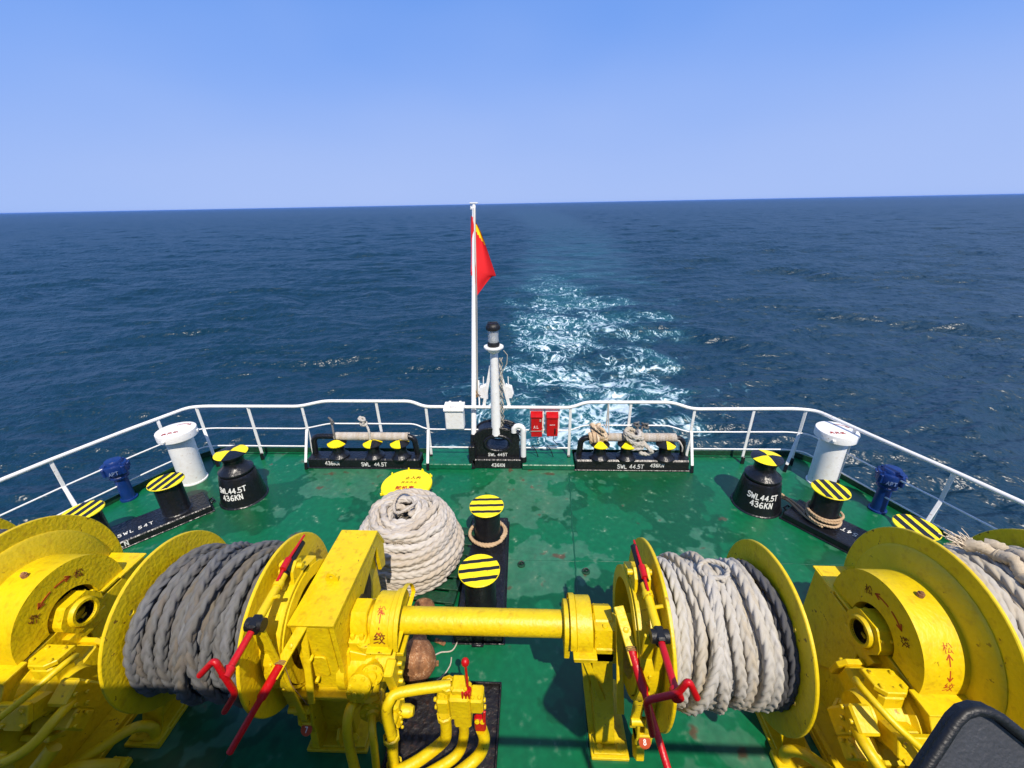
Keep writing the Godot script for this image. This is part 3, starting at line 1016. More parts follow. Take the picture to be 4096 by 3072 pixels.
func make_lamp_mast() -> void:
	var t := thing("stern_lamp_mast", "white lamp post with a dark capped lantern rising behind the middle chock", "lamp post", Vector3(-0.58, 0, -6.2), 0, "", true)
	var c := Vector3(-0.575, 0, -6.22)
	var b := mb()
	b.tube([c + Vector3(0, 0.56, 0.1), c + Vector3(0, 0.60, 0.08), c + Vector3(0, 1.2, 0.03), c + Vector3(0, 2.05, -0.02)], [0.075, 0.082, 0.076, 0.060], 18)
	obj("post", b, M.white, t)
	b = mb()
	b.lathe([Vector2(0.06, 1.98), Vector2(0.11, 2.03), Vector2(0.15, 2.06), Vector2(0.155, 2.075), Vector2(0.15, 2.09), Vector2(0, 2.09)], Transform3D(Basis(), c), 28)
	obj("platform", b, M.white, t)
	var lan := mb()
	lan.lathe([Vector2(0.09, 2.09), Vector2(0.095, 2.13), Vector2(0.085, 2.16), Vector2(0, 2.16)], Transform3D(Basis(), c), 24)
	var lo := obj("lantern", lan, M.rubber, t)
	b = mb()
	b.lathe([Vector2(0.080, 2.16), Vector2(0.083, 2.20), Vector2(0.078, 2.25), Vector2(0.083, 2.30), Vector2(0.080, 2.345), Vector2(0.075, 2.345), Vector2(0.075, 2.16)], Transform3D(Basis(), c), 24)
	obj("lens", b, M.lens, lo)
	b = mb()
	b.lathe([Vector2(0.0, 2.17), Vector2(0.03, 2.18), Vector2(0.035, 2.28), Vector2(0.01, 2.31), Vector2(0, 2.31)], Transform3D(Basis(), c), 12)
	obj("bulb", b, M.white, lo)
	b = mb()
	b.lathe([Vector2(0.09, 2.345), Vector2(0.108, 2.36), Vector2(0.112, 2.40), Vector2(0.09, 2.44), Vector2(0.05, 2.455), Vector2(0, 2.455)], Transform3D(Basis(), c), 24)
	obj("cap", b, M.rubber, lo)
	b = mb()
	b.tube([c + Vector3(-0.07, 2.43, 0.03), c + Vector3(-0.07, 2.48, 0.05), c + Vector3(0.07, 2.48, 0.05), c + Vector3(0.07, 2.43, 0.03)], 0.008, 6)
	obj("handle", b, M.rubber, lo)
	for s in [-1.0, 1.0]:
		b = mb()
		b.bar(c + Vector3(0.06 * s, 1.75, -0.05), c + Vector3(0.22 * s + 0.01, 1.0, -0.02), 0.05, 0.012, Vector3.RIGHT)
		obj("stay", b, M.white, t)
		b = mb()
		# white hooded brackets behind the post
		var pr := PackedVector2Array([Vector2(0.02, 0), Vector2(0.14, 0.02), Vector2(0.17, 0.10), Vector2(0.14, 0.22), Vector2(0.04, 0.26), Vector2(0.02, 0.2)])
		b.prism(pr, -0.05, 0.05, Transform3D(Basis(Vector3(s, 0, 0), Vector3.UP, Vector3(0, 0, s)), c + Vector3(0.12 * s, 1.13, -0.16)), 0.012)
		obj("hood", b, M.white, t)
		b = mb()
		b.bar(c + Vector3(0.21 * s, 1.3, -0.14), c + Vector3(0.20 * s, 1.52, -0.16), 0.016, 0.016)
		obj("pin", b, M.white, t)
	b = mb()
	for k in 3:
		var pts := []
		for i in 40:
			var y := 0.72 + 1.2 * i / 39.0
			pts.append(c + Vector3(0.088 + 0.018 * k + 0.012 * sin(i * 1.7 + k * 2.0), y, 0.06 + 0.02 * cos(i * 1.3 + k)))
		b.tube(pts, 0.008, 5)
		obj("cable", b, M.string, t)
		b = mb()
	b.tube([c + Vector3(0.15, 2.03, 0.03), c + Vector3(0.21, 1.96, 0.04), c + Vector3(0.20, 1.82, 0.05), c + Vector3(0.12, 1.68, 0.07), c + Vector3(0.10, 1.5, 0.07)], 0.007, 6)
	obj("cable", b, M.string, t)
	b = mb()
	for k in 4:
		var pts := []
		for i in 17: pts.append(Vector3(-0.40 + 0.10 * cos(i * TAU / 16 + k) + 0.02 * k, 0.74 + 0.05 * sin(i * TAU / 16 + k * 0.8) + 0.01 * k, -6.13 - 0.06 * sin(i * TAU / 16)))
		b.tube(pts, 0.008, 5)
	b.tube([Vector3(-0.36, 0.76, -6.12), Vector3(-0.25, 0.70, -6.06), Vector3(-0.17, 0.62, -6.04), Vector3(-0.2, 0.66, -6.05)], 0.008, 5)
	obj("cable_coil", b, M.rubber, t)

func make_rail_boxes() -> void:
	var t := thing("junction_box", "white painted metal box with hinged lid hung on the stern rail", "box", Vector3(-1.25, 0.70, -6.2), 0, "", true)
	var b := mb()
	b.box(Vector3(-1.25, 0.87, -6.17), Vector3(0.30, 0.34, 0.16), 0.012)
	obj("case", b, M.white, t)
	b = mb()
	b.prism(PackedVector2Array([Vector2(-0.10, 0), Vector2(0.105, 0), Vector2(0.105, 0.022), Vector2(0.06, 0.06), Vector2(-0.10, 0.075)]), -0.163, 0.163, Transform3D(Basis(Vector3(0, 0, 1), Vector3.UP, Vector3(-1, 0, 0)), Vector3(-1.25, 1.042, -6.17)), 0.004)
	var lid := obj("lid", b, M.white, t)
	b = mb()
	b.tube([Vector3(-1.31, 1.085, -6.11), Vector3(-1.31, 1.115, -6.10), Vector3(-1.19, 1.115, -6.10), Vector3(-1.19, 1.085, -6.11)], 0.008, 6)
	obj("handle", b, M.white, lid)
	for s in [-0.08, 0.09]:
		b = mb()
		b.box(Vector3(-1.25 + s, 1.125, -6.25), Vector3(0.04, 0.03, 0.03), 0.006)
		obj("hinge", b, M.white, lid)
	var i := 0
	for s in [[0.09, 0.93, 0.36, "red steel box lettered A.L hung from the stern rail"], [0.345, 0.935, 0.34, "red steel box with a small lettered latch, beside the A.L box on the rail"]]:
		var x: float = s[0]
		t = thing("red_box", s[3], "box", Vector3(x, 0.57, -6.2), 0, "red boxes on the stern rail", true)
		b = mb()
		b.box(Vector3(x + 0.005, 0.80, -6.245), Vector3(0.235, 0.50, 0.02), 0.004)
		obj("back_plate", b, M.white, t)
		b = mb()
		b.box(Vector3(x, 0.735, -6.17), Vector3(0.18, s[2], 0.12), 0.008)
		obj("case", b, M.red, t)
		b = mb()
		b.prism(PackedVector2Array([Vector2(-0.06, 0), Vector2(0.075, 0), Vector2(0.075, 0.015), Vector2(-0.06, 0.055)]), -0.097, 0.097, Transform3D(Basis(Vector3(0, 0, 1), Vector3.UP, Vector3(-1, 0, 0)), Vector3(x, 0.735 + s[2] * 0.5, -6.17)), 0.004)
		obj("lid", b, M.red, t)
		b = mb()
		if i == 0:
			strokes(b, lettering("A.L", 0.045), 0.007, flat(Vector3(x - 0.01, 0.74, -6.11), Vector3.RIGHT, Vector3.UP))
			obj("lettering", b, M.ink, t)
			b = mb()
			b.tube([Vector3(x - 0.1, 0.665, -6.104), Vector3(x + 0.1, 0.67, -6.104), Vector3(x + 0.1, 0.67, -6.22)], 0.006, 6)
			obj("wire", b, M.string, t)
			b = mb()
			b.box(Vector3(x + 0.06, 0.86, -6.105), Vector3(0.03, 0.04, 0.02), 0.004)
			obj("latch", b, M.string, t)
		else:
			strokes(b, lettering("____", 0.018), 0.004, flat(Vector3(x, 0.78, -6.11), Vector3.RIGHT, Vector3.UP))
			obj("lettering", b, M.ink, t)
			b = mb()
			b.box(Vector3(x + 0.045, 0.67, -6.103), Vector3(0.022, 0.10, 0.02), 0.004)
			obj("latch", b, M.rubber, t)
		b = mb()
		b.tube([Vector3(x + 0.03, 0.56, -6.18), Vector3(x + 0.02, 0.46, -6.17), Vector3(x + 0.05 + 0.06 * i, 0.36, -6.18), Vector3(x - 0.08, 0.33, -6.2), Vector3(x - 0.02, 0.27, -6.2), Vector3(x + 0.03, 0.12, -6.2)], 0.007, 6)
		obj("cable", b, M.rubber, t)
		i += 1
	t = thing("gooseneck_vent", "white pipe bent over at the top with black foot beside the middle chock", "vent pipe", Vector3(-0.13, 0.1, -6.08), 0, "", true)
	var pts := [Vector3(-0.13, 0.18, -6.08), Vector3(-0.13, 0.70, -6.08)]
	for k in 9: pts.append(Vector3(-0.205 + 0.075 * cos(PI * k / 8), 0.70 + 0.075 * sin(PI * k / 8), -6.08))
	pts.append(Vector3(-0.28, 0.66, -6.08))
	b = mb()
	b.tube(pts, 0.046, 16)
	obj("pipe", b, M.white, t)
	b = mb()
	b.lathe([Vector2(0.055, 0.10), Vector2(0.055, 0.20), Vector2(0.047, 0.205)], Transform3D(Basis(), Vector3(-0.13, 0, -6.08)), 16)
	obj("foot", b, M.black, t)

# ---------------------------------------------------------------- deck fittings
func quartered_cap(t: Node3D, at: Vector3, r: float, rise: float, turn: float, yellow_quarters: Array) -> void:
	var b := mb()
	var T := Transform3D(Basis(Vector3.UP, turn), at)
	b.lathe([Vector2(r * 0.80, -0.035), Vector2(r, -0.012), Vector2(r, 0.0), Vector2(r * 0.35, rise), Vector2(0, rise)], T, 36)
	var cap := obj("cap", b, M.black, t)
	for q in yellow_quarters:
		b = mb()
		var a0: float = q * PI / 2
		b.lathe([Vector2(r * 0.99, -0.008), Vector2(r * 1.012, 0.0), Vector2(r * 0.35, rise + 0.003), Vector2(0, rise + 0.003)], T, 12, a0, a0 + PI / 2)
		obj("yellow_quarter", b, M.bright, cap)

func make_pedestal(label: String, at: Vector3, turn: float, r: float, face: float, shift: float) -> void:
	var t := thing("pedestal_roller", label, "roller fairlead", at)
	var b := mb()
	b.lathe([Vector2(0.335, 0.0), Vector2(0.33, 0.012), Vector2(0.315, 0.02), Vector2(0.27, 0.30), Vector2(0.245, 0.445), Vector2(0.235, 0.465), Vector2(0.20, 0.475), Vector2(0, 0.475)], Transform3D.IDENTITY, 44)
	obj("pedestal", b, M.black, t)
	b = mb()
	b.lathe([Vector2(0.21, 0.475), Vector2(0.235, 0.49), Vector2(0.235, 0.515), Vector2(0.19, 0.55), Vector2(0.145, 0.60), Vector2(0.135, 0.66), Vector2(0.15, 0.72), Vector2(0.19, 0.765), Vector2(0.19, 0.77)], Transform3D.IDENTITY, 36)
	obj("roller", b, M.black, t)
	quartered_cap(t, Vector3(0, 0.79, 0), r, 0.03, turn, [1, 3])
	b = mb()
	var f := func(p: Vector2) -> Array:
		var y := 0.24 + p.y
		var rad := 0.315 - (y - 0.02) * 0.161
		var a := face + p.x / rad
		return [Vector3(sin(a) * rad, y, cos(a) * rad), Vector3(sin(a), 0.16, cos(a)).normalized()]
	var txt := []
	for l in lettering("SWL44.5T", 0.075, 0.14): txt.append(l.map(func(p: Vector2) -> Vector2: return p + Vector2(shift, 0.055)))
	for l in lettering("436KN", 0.08, 0.16): txt.append(l.map(func(p: Vector2) -> Vector2: return p + Vector2(shift, -0.055)))
	strokes(b, txt, 0.013, f)
	obj("lettering", b, M.ink, t)

func make_fairlead(label: String, x0: float, x1: float, rollers: Array, txt: Array, caps: Array, h := 0.19) -> void:
	var cx := (x0 + x1) * 0.5
	var t := thing("roller_fairlead", label, "roller fairlead", Vector3(cx, 0, -6.12), 0, "", true)
	var b := mb()
	b.box(Vector3(cx, h * 0.5, -6.11), Vector3(x1 - x0, h, 0.27), 0.022)
	b.box(Vector3(cx, 0.012, -6.10), Vector3(x1 - x0 + 0.03, 0.024, 0.29), 0.006)
	obj("base", b, M.black, t)
	b = mb()
	var pts := [Vector3(x0 + 0.07, h - 0.01, -6.16), Vector3(x0 + 0.09, 0.38, -6.16)]
	for k in 7: pts.append(Vector3(x0 + 0.21 - 0.12 * cos(PI / 2 * k / 6), 0.41 + 0.11 * sin(PI / 2 * k / 6), -6.16))
	for k in 7: pts.append(Vector3(x1 - 0.21 + 0.12 * sin(PI / 2 * k / 6), 0.41 + 0.11 * cos(PI / 2 * k / 6), -6.16))
	pts.append(Vector3(x1 - 0.09, 0.38, -6.16))
	pts.append(Vector3(x1 - 0.07, h - 0.01, -6.16))
	b.tube(pts, 0.048, 16)
	obj("guard_bar", b, M.black, t)
	var i := 0
	for rx in rollers:
		b = mb()
		var T := Transform3D(Basis(), Vector3(rx, h, -6.08))
		b.lathe([Vector2(0.165, -0.005), Vector2(0.165, 0.02), Vector2(0.15, 0.035), Vector2(0.115, 0.06), Vector2(0.10, 0.10), Vector2(0.098, 0.17), Vector2(0.105, 0.20), Vector2(0.14, 0.235), Vector2(0.14, 0.24)], T, 28)
		var ro := obj("roller", b, M.black, t)
		b = mb()
		var tc := Transform3D(Basis(Vector3.UP, 0.1 * i), Vector3(rx, h + 0.245, -6.08))
		b.lathe([Vector2(0.13, -0.02), Vector2(0.158, 0.0), Vector2(0.155, 0.01), Vector2(0.05, 0.06), Vector2(0, 0.062)], tc, 32)
		obj("cap", b, M.black, ro)
		for q in caps[i]:
			b = mb()
			b.lathe([Vector2(0.158, -0.004), Vector2(0.158, 0.012), Vector2(0.05, 0.063), Vector2(0.0, 0.065)], tc, 10, q[0], q[1])
			obj("yellow_quarter", b, M.bright, ro)
		i += 1
	b = mb()
	for s in txt:
		var l := lettering(s[0], s[2], 0.16)
		b = mb()
		strokes(b, l, 0.010, flat(Vector3(s[1], s[3], -5.974), Vector3.RIGHT, Vector3.UP))
		obj("lettering", b, M.ink, t)

func small_rope(called: String, label: String, pts: Array, r: float, cols: int, tones: Array, sd := 1) -> Node3D:
	ORG = pts[0]
	var o := obj(called, rope(pts, r, cols, tones, sd), M.rope)
	tag(o, label, "rope")
	return o

func knot_pts(c: Vector3, s: float, sd: int, turns := 3) -> Array:
	var g := RandomNumberGenerator.new()
	g.seed = sd
	var o := []
	var ph := g.randf() * TAU
	for i in turns * 9:
		var a := TAU * i / 9.0
		o.append(c + Vector3(cos(a + ph) * s * (0.7 + 0.3 * sin(a * 0.37)), sin(a * 0.61 + ph) * s * 0.75 + g.randf_range(-0.1, 0.1) * s, sin(a) * s * 0.75))
	return o

func wrap_pts(x0: float, x1: float, y: float, z: float, r: float, pitch: float) -> Array:
	var n := int(absf(x1 - x0) / pitch * 10.0)
	var o := []
	for i in n + 1:
		var a := TAU * i / 10.0
		o.append(Vector3(lerpf(x0, x1, float(i) / n), y + cos(a) * r, z + sin(a) * r))
	return o

func make_stern_ropes() -> void:
	# chafing rope wound on the guard bars
	var b := small_rope("wound_rope", "pale thin rope wound tightly round the bar of the left roller fairlead", wrap_pts(-3.32, -2.06, 0.52, -6.16, 0.058, 0.021), 0.013, 0, whites(), 3)
	b.set_meta("category", "rope")
	small_rope("knotted_rope", "grey rope end knotted to the rail above the leftmost roller", knot_pts(Vector3(-3.36, 0.80, -6.2), 0.05, 2, 2) + [Vector3(-3.34, 0.72, -6.17), Vector3(-3.31, 0.62, -6.11), Vector3(-3.29, 0.50, -6.09)], 0.018, 0, greys(), 5)
	small_rope("knotted_rope", "grey knotted rope hanging from the rail over the wound rope", knot_pts(Vector3(-2.82, 0.78, -6.2), 0.07, 5, 3) + [Vector3(-2.74, 0.70, -6.16), Vector3(-2.70, 0.60, -6.10), Vector3(-2.70, 0.45, -6.09)], 0.02, 0, cream(), 6)
	small_rope("wound_rope", "pale thin rope wound round the right part of the right roller fairlead's bar", wrap_pts(1.75, 2.36, 0.53, -6.16, 0.06, 0.024) + [Vector3(2.40, 0.50, -6.10), Vector3(2.46, 0.40, -6.08), Vector3(2.47, 0.30, -6.1)], 0.014, 0, whites(), 8)
	small_rope("wound_rope", "smooth cream rope wound round the middle of the right roller fairlead's bar", wrap_pts(1.12, 1.75, 0.53, -6.16, 0.058, 0.021), 0.0125, 0, whites(), 9)
	small_rope("tied_rope", "thick tan rope bundled on the left end of the right roller fairlead's bar", wrap_pts(0.96, 1.20, 0.53, -6.15, 0.085, 0.06) + knot_pts(Vector3(1.11, 0.64, -6.13), 0.12, 11, 4) + [Vector3(1.08, 0.76, -6.16), Vector3(1.13, 0.74, -6.2)], 0.031, 4, tans().slice(1) + [Color(0.66, 0.56, 0.42)], 10)
	small_rope("knotted_rope", "tangled grey brown rope knotted over the middle roller of the right fairlead", knot_pts(Vector3(1.68, 0.54, -6.09), 0.16, 14, 5) + [Vector3(1.9, 0.42, -6.0), Vector3(1.95, 0.36, -5.99), Vector3(1.88, 0.30, -6.02), Vector3(1.75, 0.34, -5.99)], 0.035, 4, cream(), 12)
	small_rope("knotted_rope", "dark grey rope ends hitched to the rail above the tangled knot", knot_pts(Vector3(1.72, 0.76, -6.2), 0.05, 15, 2) + [Vector3(1.74, 0.68, -6.14), Vector3(1.76, 0.58, -6.09)] + knot_pts(Vector3(1.86, 0.74, -6.2), 0.055, 16, 2), 0.017, 0, greys(), 13)
	small_rope("hanging_line", "thin line tied over the top rail down to the bundled tan rope", [Vector3(1.22, 0.70, -6.16), Vector3(1.23, 0.95, -6.18), Vector3(1.24, 1.165, -6.22), Vector3(1.25, 1.0, -6.2), Vector3(1.26, 0.78, -6.18), Vector3(1.27, 0.62, -6.1)], 0.010, 0, cream(), 14)
	small_rope("mooring_line", "tan rope from the right pedestal roller wound at the foot of the right bollard", [Vector3(3.50, 0.24, -5.30), Vector3(3.62, 0.16, -5.2), Vector3(3.72, 0.14, -5.02), Vector3(3.74, 0.15, -4.85)] + ring_pts(Vector3(3.905, 0.15, -4.71), 0.192, 0.14, 3.4, 3.6), 0.017, 0, tans(), 15)
	small_rope("mooring_line", "second strand of tan rope running along the deck from the right pedestal roller", [Vector3(3.48, 0.20, -5.32), Vector3(3.60, 0.11, -5.24), Vector3(3.66, 0.14, -5.05), Vector3(3.70, 0.15, -4.72), Vector3(3.80, 0.145, -4.53)], 0.016, 0, tans(), 16)
	small_rope("rope_loop", "tan rope loop dropped round the foot of the far middle bollard", ring_pts(Vector3(-0.56, 0.17, -4.30), 0.225, 0.03, 2.0, 0.6), 0.022, 0, tans(), 17)
	small_rope("rope_end", "loose grey rope end curled on the deck beside the right gear housing", [Vector3(2.02, 0.03, -3.25), Vector3(1.90, 0.04, -3.10), Vector3(1.86, 0.06, -2.92), Vector3(1.95, 0.05, -2.78), Vector3(2.08, 0.04, -2.86), Vector3(2.12, 0.03, -3.0), Vector3(2.3, 0.03, -3.05)], 0.026, 4, greys() + cream().slice(2), 18)

func ring_pts(c: Vector3, r: float, rise: float, turns: float, a0: float) -> Array:
	var o := []
	var n := int(turns * 20)
	for i in n + 1:
		var a := a0 + TAU * turns * i / n
		var k := float(i) / n
		o.append(c + Vector3(cos(a) * (r + 0.012 * sin(a * 2.3)), k * rise + 0.012 * sin(a * 1.4), sin(a) * (r + 0.010 * cos(a * 1.7))))
	return o

func make_chock() -> void:
	var t := thing("panama_chock", "black arched mooring chock with an oval hole at the middle of the stern", "chock", Vector3(-0.575, 0, -6.2), 0, "", true)
	var out := PackedVector2Array()
	var hole := PackedVector2Array()
	var lip_in := PackedVector2Array()
	var lip_out := PackedVector2Array()
	for i in 64:
		var a := TAU * i / 64.0
		var d := Vector2(cos(a), sin(a))
		# outline: square below, arch above
		var p := Vector2(0, 0.44)
		var s := 0.0
		if d.y > 0.0: s = 1.0 / pow(pow(absf(d.x) / 0.375, 2.6) + pow(d.y / 0.27, 2.6), 1 / 2.6)
		else: s = minf(0.375 / maxf(absf(d.x), 1e-4), 0.27 / maxf(-d.y, 1e-4))
		out.append(p + d * s)
		hole.append(p + Vector2(0.02, 0.0) + Vector2(d.x * 0.19, d.y * 0.125))
		lip_in.append(hole[i])
		lip_out.append(p + Vector2(0.02, 0.0) + Vector2(d.x * 0.265, d.y * 0.19))
	var T := Transform3D(Basis(), Vector3(-0.575, 0, -6.25))
	var b := mb()
	b.holed(out, hole, -0.18, 0.16, T)
	b.box(Vector3(-0.575, 0.09, -6.24), Vector3(0.83, 0.18, 0.48), 0.015)
	obj("body", b, M.black, t)
	b = mb()
	for z in [0.16, -0.18]:
		var pts := []
		for i in 65: pts.append(T * Vector3((hole[i % 64].x - 0.02) * 1.12 + 0.02, (hole[i % 64].y - 0.44) * 1.16 + 0.44, z))
		b.tube(pts, 0.032, 12, false)
	for z in [0.14, -0.15]:
		var pts := []
		for i in range(1, 32): pts.append(T * Vector3(out[i].x, out[i].y, z))
		b.tube(pts, 0.022, 10)
	obj("rounded_lip", b, M.black, t)
	b = mb()
	strokes(b, lettering("SWL 445T", 0.055, 0.2), 0.009, flat(Vector3(-0.56, 0.225, -6.088), Vector3.RIGHT, Vector3.UP))
	strokes(b, lettering("436KN", 0.06, 0.2), 0.010, flat(Vector3(-0.55, 0.075, -5.998), Vector3.RIGHT, Vector3.UP))
	obj("lettering", b, M.ink, t)

func make_bollards() -> void:
	var i := 0
	for s in [["black double bollard with yellow striped caps on the left side of the deck", Vector3(-5.4, 0, -4.42), -0.735, 0.86, 0.0], ["black double bollard with striped caps on the right, tan rope round its far post", Vector3(4.16, 0, -4.38), 0.66, 0.86, 0.0], ["black double bollard with striped caps in the middle, right of the rope coil", Vector3(-0.55, 0, -3.80), 0.02, 1.02, 1.5]]:
		var t := thing("double_bollard", s[0], "bollard", s[1], s[2])
		var b := mb()
		var sp: float = s[3] * 0.5
		b.box(Vector3(0, 0.055, 0), Vector3(0.50, 0.11, sp * 2 + 0.74), 0.014)
		b.box(Vector3(0, 0.01, 0), Vector3(0.54, 0.02, sp * 2 + 0.78), 0.006)
		obj("base", b, M.black, t)
		var k := 0
		for z in [-sp, sp]:
			b = mb()
			b.lathe([Vector2(0.185, 0.11), Vector2(0.175, 0.118), Vector2(0.165, 0.13), Vector2(0.165, 0.585), Vector2(0.165, 0.59)], Transform3D(Basis(), Vector3(0, 0, z)), 36)
			var po := obj("post", b, M.black, t)
			b = mb()
			b.lathe([Vector2(0.165, 0.585), Vector2(0.21, 0.588), Vector2(0.217, 0.595), Vector2(0.217, 0.603), Vector2(0.212, 0.608), Vector2(0, 0.608)], Transform3D(Basis(), Vector3(0, 0, z)), 44)
			obj("cap", b, M.bright, po)
			# painted stripes, each clipped to the round cap
			var turn: float = s[2] + s[4] + (0.02 if k == 0 else -0.10 * (i / 2))
			var dirn := Vector2(sin(turn), cos(turn))
			var nrm := Vector2(dirn.y, -dirn.x)
			for q in [-0.115, 0.0, 0.118]:
				var w := 0.022 if s[4] > 0.0 else 0.034
				var poly := PackedVector2Array()
				for e in [q - w, q + w]:
					var hl := sqrt(0.214 * 0.214 - e * e)
					var row := []
					for m in 9: row.append(nrm * e + dirn * hl * (m / 4.0 - 1.0) + nrm * 0.0022 * sin(m * 2.3 + q * 60.0))
					if e > q: row.reverse()
					for r in row: poly.append(r)
				b = mb()
				b.prism(poly, 0, 0.004, Transform3D(Basis(Vector3.RIGHT, Vector3.FORWARD, Vector3.UP), Vector3(0, 0.606, z)), 0.001)
				obj("stripe", b, M.stripe, po)
			k += 1
		for z in [-1.0, 1.0]:
			b = mb()
			var e: float = z * (sp + 0.37)
			b.tube([Vector3(-0.05, 0.02, e), Vector3(-0.05, 0.05, e + z * 0.06), Vector3(0.05, 0.05, e + z * 0.06), Vector3(0.05, 0.02, e)], 0.014, 8)
			obj("pad_eye", b, M.black, t)
		b = mb()
		if i == 0:
			strokes(b, lettering("SWL 54T", 0.065, 0.35), 0.0085, flat(Vector3(0.08, 0.112, 0.05), Vector3(0, 0, -1), Vector3(-1, 0, 0)))
			obj("lettering", b, M.ink, t)
			b = mb()
			strokes(b, lettering("529KN", 0.07, 0.3), 0.010, flat(Vector3(0.2505, 0.065, 0.30), Vector3(0, 0, -1), Vector3.UP))
			obj("lettering", b, M.ink, t)
		elif i == 1:
			strokes(b, lettering("SWL 54T", 0.07, 0.3), 0.0095, flat(Vector3(0.03, 0.112, 0.0), Vector3(0, 0, -1), Vector3(-1, 0, 0)))
			obj("lettering", b, M.ink, t)
			b = mb()
			strokes(b, lettering("SWL", 0.07, 0.3), 0.010, flat(Vector3(-0.2505, 0.062, 0.10), Vector3(0, 0, 1), Vector3.UP))
			obj("lettering", b, M.ink, t)
		i += 1

func make_vents() -> void:
	for s in [["white mushroom vent with red markings, behind the left bollard", Vector3(-5.56, 0, -5.62), 0.4], ["white mushroom vent with red markings, behind the right bollard", Vector3(4.53, 0, -5.72), -0.3]]:
		var t := thing("mushroom_vent", s[0], "vent", s[1], s[2])
		var b := mb()
		b.lathe([Vector2(0.20, 0.0), Vector2(0.20, 0.02), Vector2(0.185, 0.025), Vector2(0.182, 0.80), Vector2(0.18, 0.84)], Transform3D.IDENTITY, 36)
		obj("trunk", b, M.white, t)
		b = mb()
		b.lathe([Vector2(0.17, 0.82), Vector2(0.262, 0.815), Vector2(0.27, 0.82), Vector2(0.272, 0.925), Vector2(0.268, 0.935), Vector2(0.20, 0.942), Vector2(0, 0.948)], Transform3D.IDENTITY, 44)
		obj("cap", b, M.white, t)
		b = mb()
		strokes(b, lettering("关风机", 0.06), 0.008, flat(Vector3(-0.04, 0.946, 0.13), Vector3(0.98, 0, -0.2), Vector3(-0.2, 0, -0.98)))
		var arc := []
		for k in 10: arc.append(Vector2(cos(0.5 + 1.7 * k / 9.0), sin(0.5 + 1.7 * k / 9.0)) * 0.13)
		strokes(b, [arc] + arrow(arc[1], arc[0], 0.04), 0.009, flat(Vector3(0.06, 0.946, -0.03), Vector3.RIGHT, Vector3.FORWARD))
		obj("red_marking", b, plain(Color(0.62, 0.15, 0.13), 0.7), t)
		b = mb()
		b.box(Vector3(0.275, 0.87, 0), Vector3(0.03, 0.04, 0.05), 0.005)
		b.box(Vector3(-0.1, 0.87, 0.262), Vector3(0.04, 0.03, 0.03), 0.005)
		obj("lug", b, M.white, t)
	for s in [["blue air vent head lettered APT at the left rail", Vector3(-6.22, 0, -5.12), 0.55], ["blue air vent head lettered APT at the right rail", Vector3(4.92, 0, -5.08), -0.5]]:
		var t := thing("tank_vent", s[0], "vent pipe", s[1], s[2])
		var b := mb()
		b.lathe([Vector2(0.11, 0.0), Vector2(0.11, 0.025), Vector2(0.09, 0.03), Vector2(0.085, 0.05), Vector2(0.08, 0.40), Vector2(0.08, 0.42)], Transform3D.IDENTITY, 24)
		obj("pipe", b, M.blue, t)
		b = mb()
		b.lathe([Vector2(0.08, 0.40), Vector2(0.12, 0.405), Vector2(0.12, 0.43), Vector2(0.11, 0.44), Vector2(0.115, 0.47), Vector2(0.155, 0.50), Vector2(0.16, 0.62), Vector2(0.15, 0.64), Vector2(0.115, 0.645), Vector2(0.11, 0.68), Vector2(0.10, 0.695), Vector2(0.0, 0.70)], Transform3D(Basis(Vector3.UP, 0.4), Vector3.ZERO), 12)
		obj("vent_head", b, M.blue, t)
		b = mb()
		for k in 4:
			var a := TAU * k / 4 + 0.8
			b.box(Vector3(cos(a) * 0.155, 0.56, sin(a) * 0.155), Vector3(0.05, 0.13, 0.05), 0.008, Basis(Vector3.UP, -a))
			b.bolt(Vector3(cos(a) * 0.13, 0.642, sin(a) * 0.13), Vector3.UP, 0.018, 0.02)
		b.box(Vector3(0, 0.61, 0), Vector3(0.34, 0.025, 0.10), 0.005)
		obj("clamp", b, M.blue, t)
		b = mb()
		strokes(b, lettering("APT", 0.05, 0.2), 0.008, func(p: Vector2) -> Array: return [Vector3(sin(p.x / 0.162) * 0.163, 0.54 + p.y, cos(p.x / 0.162) * 0.163), Vector3(sin(p.x / 0.162), 0, cos(p.x / 0.162))], 0.004)
		obj("lettering", b, plain(Color(0.42, 0.50, 0.64), 0.6), t)

